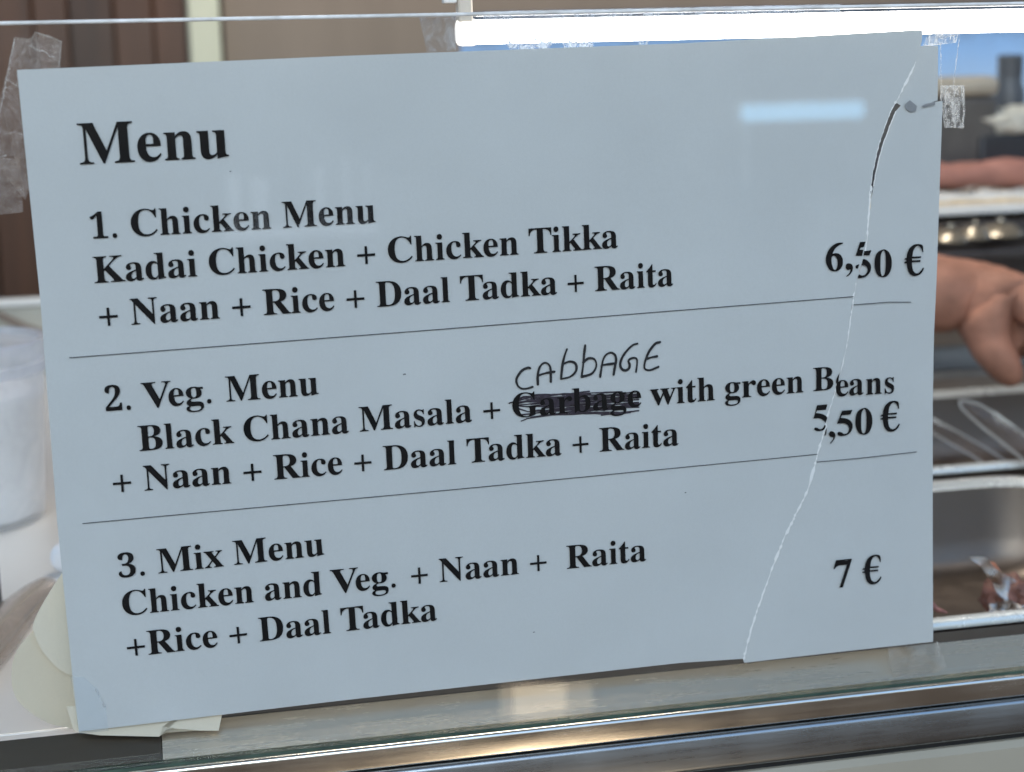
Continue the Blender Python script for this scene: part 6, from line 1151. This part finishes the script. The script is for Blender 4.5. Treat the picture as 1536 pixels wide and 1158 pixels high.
def skin_chains(name, chains, material, label, subsurf=2):
    """chains = list of (points, radii); first chain is the limb, the others start inside it"""
    me = bpy.data.meshes.new(name)
    V, E, R_ = [], [], []
    for pts, rad_, root in chains:
        base = len(V)
        for i, p in enumerate(pts):
            V.append(p)
            R_.append(rad_[i])
            if i: E.append((base + i - 1, base + i))
        if root is not None: E.append((root, base))
    me.from_pydata([tuple(v) for v in V], E, [])
    o = bpy.data.objects.new(name, me)
    COL.objects.link(o)
    md = o.modifiers.new('skin', 'SKIN')
    md.use_smooth_shade = True
    for i, sv in enumerate(me.skin_vertices[0].data):
        r = R_[i]
        sv.radius = r if isinstance(r, tuple) else (r, r)
        sv.use_root = (i == 0)
    s = o.modifiers.new('subd', 'SUBSURF')
    s.levels = s.render_levels = subsurf
    dg = bpy.context.evaluated_depsgraph_get()
    m2 = bpy.data.meshes.new_from_object(o.evaluated_get(dg))
    bpy.data.objects.remove(o)
    for v in m2.vertices:
        q = v.co
        v.co = q + v.normal * (0.0042 * noise.noise(q * 34) + 0.0012 * noise.noise(q * 95) + 0.0005 * noise.noise(Vector((q.x * 160, q.y * 160, q.z * 420))))
    for p in m2.polygons: p.use_smooth = True
    o = link(name, m2, material)
    tag(o, label, 'person')
    return o


A_ = lambda u, v, y: at(u, v, y)
arm = [A_(1050, 405, .60), A_(1180, 415, .57), A_(1300, 428, .53), A_(1400, 440, .505), A_(1448, 446, .50), A_(1506, 462, .495), A_(1575, 486, .49)]
rad_ = [.044, .042, .039, (.036, .033), (.035, .033), (.043, .037), (.046, .040)]
ch = [(arm, rad_, None),
      ([A_(1474, 486, .474), A_(1490, 520, .460), A_(1508, 550, .454), A_(1526, 576, .452)], [.024, .0175, .0140, .0105], 5),
      ([A_(1538, 446, .458), A_(1568, 484, .444), A_(1572, 530, .440), A_(1558, 566, .442)], [.0165, .0150, .0132, .0100], 5),
            ([A_(1620, 474, .478), A_(1646, 520, .468), A_(1640, 572, .460), A_(1618, 608, .462)], [.0130, .0120, .0108, .0082], 6),
      ([A_(1626, 480, .502), A_(1654, 524, .498), A_(1650, 574, .490), A_(1632, 610, .488)], [.0125, .0115, .0100, .0078], 6),
      ([A_(1622, 494, .526), A_(1650, 534, .528), A_(1650, 570, .520), A_(1638, 598, .516)], [.0105, .0096, .0088, .0070], 6)]
person = skin_chains('person', ch, M_SKIN, 'server\'s bare forearm and hand reaching over the pans right of the menu')
bm = bmesh.new()
tube(bm, [A_(880, 380, .64), A_(960, 388, .62), A_(1060, 396, .60), A_(1120, 400, .585)], [.060, .056, .050, .047], 28)
sl = fin('sleeve', bm, M_SLEEVE, None)
sl.parent = person

back = [A_(1250, 258, .885), A_(1330, 260, .885), A_(1400, 262, .884), A_(1440, 264, .884), A_(1480, 261, .883), A_(1530, 258, .882), A_(1570, 262, .880)]
M_SKIN2 = simple('reddish_skin', (0.42, 0.19, 0.145), 0.6, vary=0.2, scale=40, bump=0.3, bscale=220)
person2 = skin_chains('person', [(back, [.018, .0175, .0165, .015, .0155, .0175, .0165], None),
                                 ([A_(1600, 262, .955), A_(1640, 270, .95), A_(1665, 282, .948)], [.007, .006, .005], 6),
                                 ([A_(1602, 268, .97), A_(1645, 280, .968), A_(1668, 292, .966)], [.007, .006, .005], 6),
                                 ([A_(1600, 274, .985), A_(1640, 288, .985), A_(1660, 300, .985)], [.007, .006, .005], 6),
                                 ([A_(1595, 280, .998), A_(1628, 294, 1.0), A_(1645, 304, 1.0)], [.0062, .0055, .0045], 6),
                                 ([A_(1565, 280, .95), A_(1590, 296, .94), A_(1612, 304, .938)], [.007, .0062, .005], 5)],
                      M_SKIN2, 'second arm in the background above the rice tray')

bm = bmesh.new()
tube(bm, [A_(1150, 258, .89), A_(1240, 258, .887), A_(1330, 260, .885), A_(1392, 262, .884)], [.026, .025, .0235, .022], 24)
sl = fin('sleeve', bm, M_SLEEVE, None)
sl.parent = person2

# ------------------------------------------------------------------ what the glass mirrors: a lit lamp box on a post behind the viewer
YM = 2.6
q = [at(1110, 170, YM), at(1292, 168, YM), at(1292, 167, YM)]
lx0, lx1 = at(1111, 168, YM).x, at(1292, 168, YM).x
lzc = at(1200, 167, YM).z
hh = (at(1200, 155, YM).z - at(1200, 180, YM).z) / 2
ym = -0.005 - YM
lb = empty('street_lamp', 'bluish white lit lamp box on a thin post, mirrored in the glass', 'lamp', (lx0 + 0.02, ym, -0.9))
boxo('lit_panel', (lx0, ym, lzc - hh), (lx1, ym + 0.02, lzc + hh), glow('bluish_lamp_panel', (0.34, 0.68, 1.0), 7.5), lb, 0.006)
boxo('housing', (lx0 - 0.004, ym - 0.03, lzc - hh - 0.004), (lx1 + 0.004, ym - 0.001, lzc + hh + 0.004), M_CAP, lb, 0.004)
zst_ = at(1128, 278, YM).z
boxo('stem', (lx0 + 0.012, ym - 0.02, zst_), (lx0 + 0.022, ym - 0.01, lzc - hh - 0.005), M_CAP, lb, 0.002)
boxo('post', (lx0 + 0.012, ym - 0.02, -0.9), (lx0 + 0.022, ym - 0.01, zst_ - 0.0005), M_GAP, lb, 0.002)
YR = 2.2  # slats added only so pale streaks show mirrored in the glass
rl = empty('added_railing', 'white slatted railing added behind the viewer for pale mirrored streaks beside the word Menu', 'railing', (at(440, 340, YR).x, -YR, -0.9))
M_RAILW = simple('white_painted_slats', (0.85, 0.86, 0.88), 0.4, vary=0.05)
for u, w_, v0 in ((352, 22, 262), (390, 30, 268), (420, 5, 225), (462, 8, 215), (480, 14, 250), (520, 10, 235), (552, 6, 245)):
    q0, q1 = at(u - w_ / 2, v0, YR), at(u + w_ / 2, 345, YR)
    boxo('slat', (q0.x, -YR - 0.012, q1.z), (q1.x, -YR, q0.z), M_RAILW, rl, 0.002)
q0, q1 = at(335, 345, YR), at(565, 345, YR)
boxo('beam', (q0.x, -YR - 0.014, q0.z - 0.02), (q1.x, -YR + 0.002, q0.z - 0.0005), M_RAILW, rl, 0.002)
boxo('leg', (q0.x, -YR - 0.014, -0.9), (q0.x + 0.03, -YR + 0.002, q0.z - 0.0205), M_GAP, rl, 0.002)
boxo('leg', (q1.x - 0.03, -YR - 0.014, -0.9), (q1.x, -YR + 0.002, q0.z - 0.0205), M_GAP, rl, 0.002)
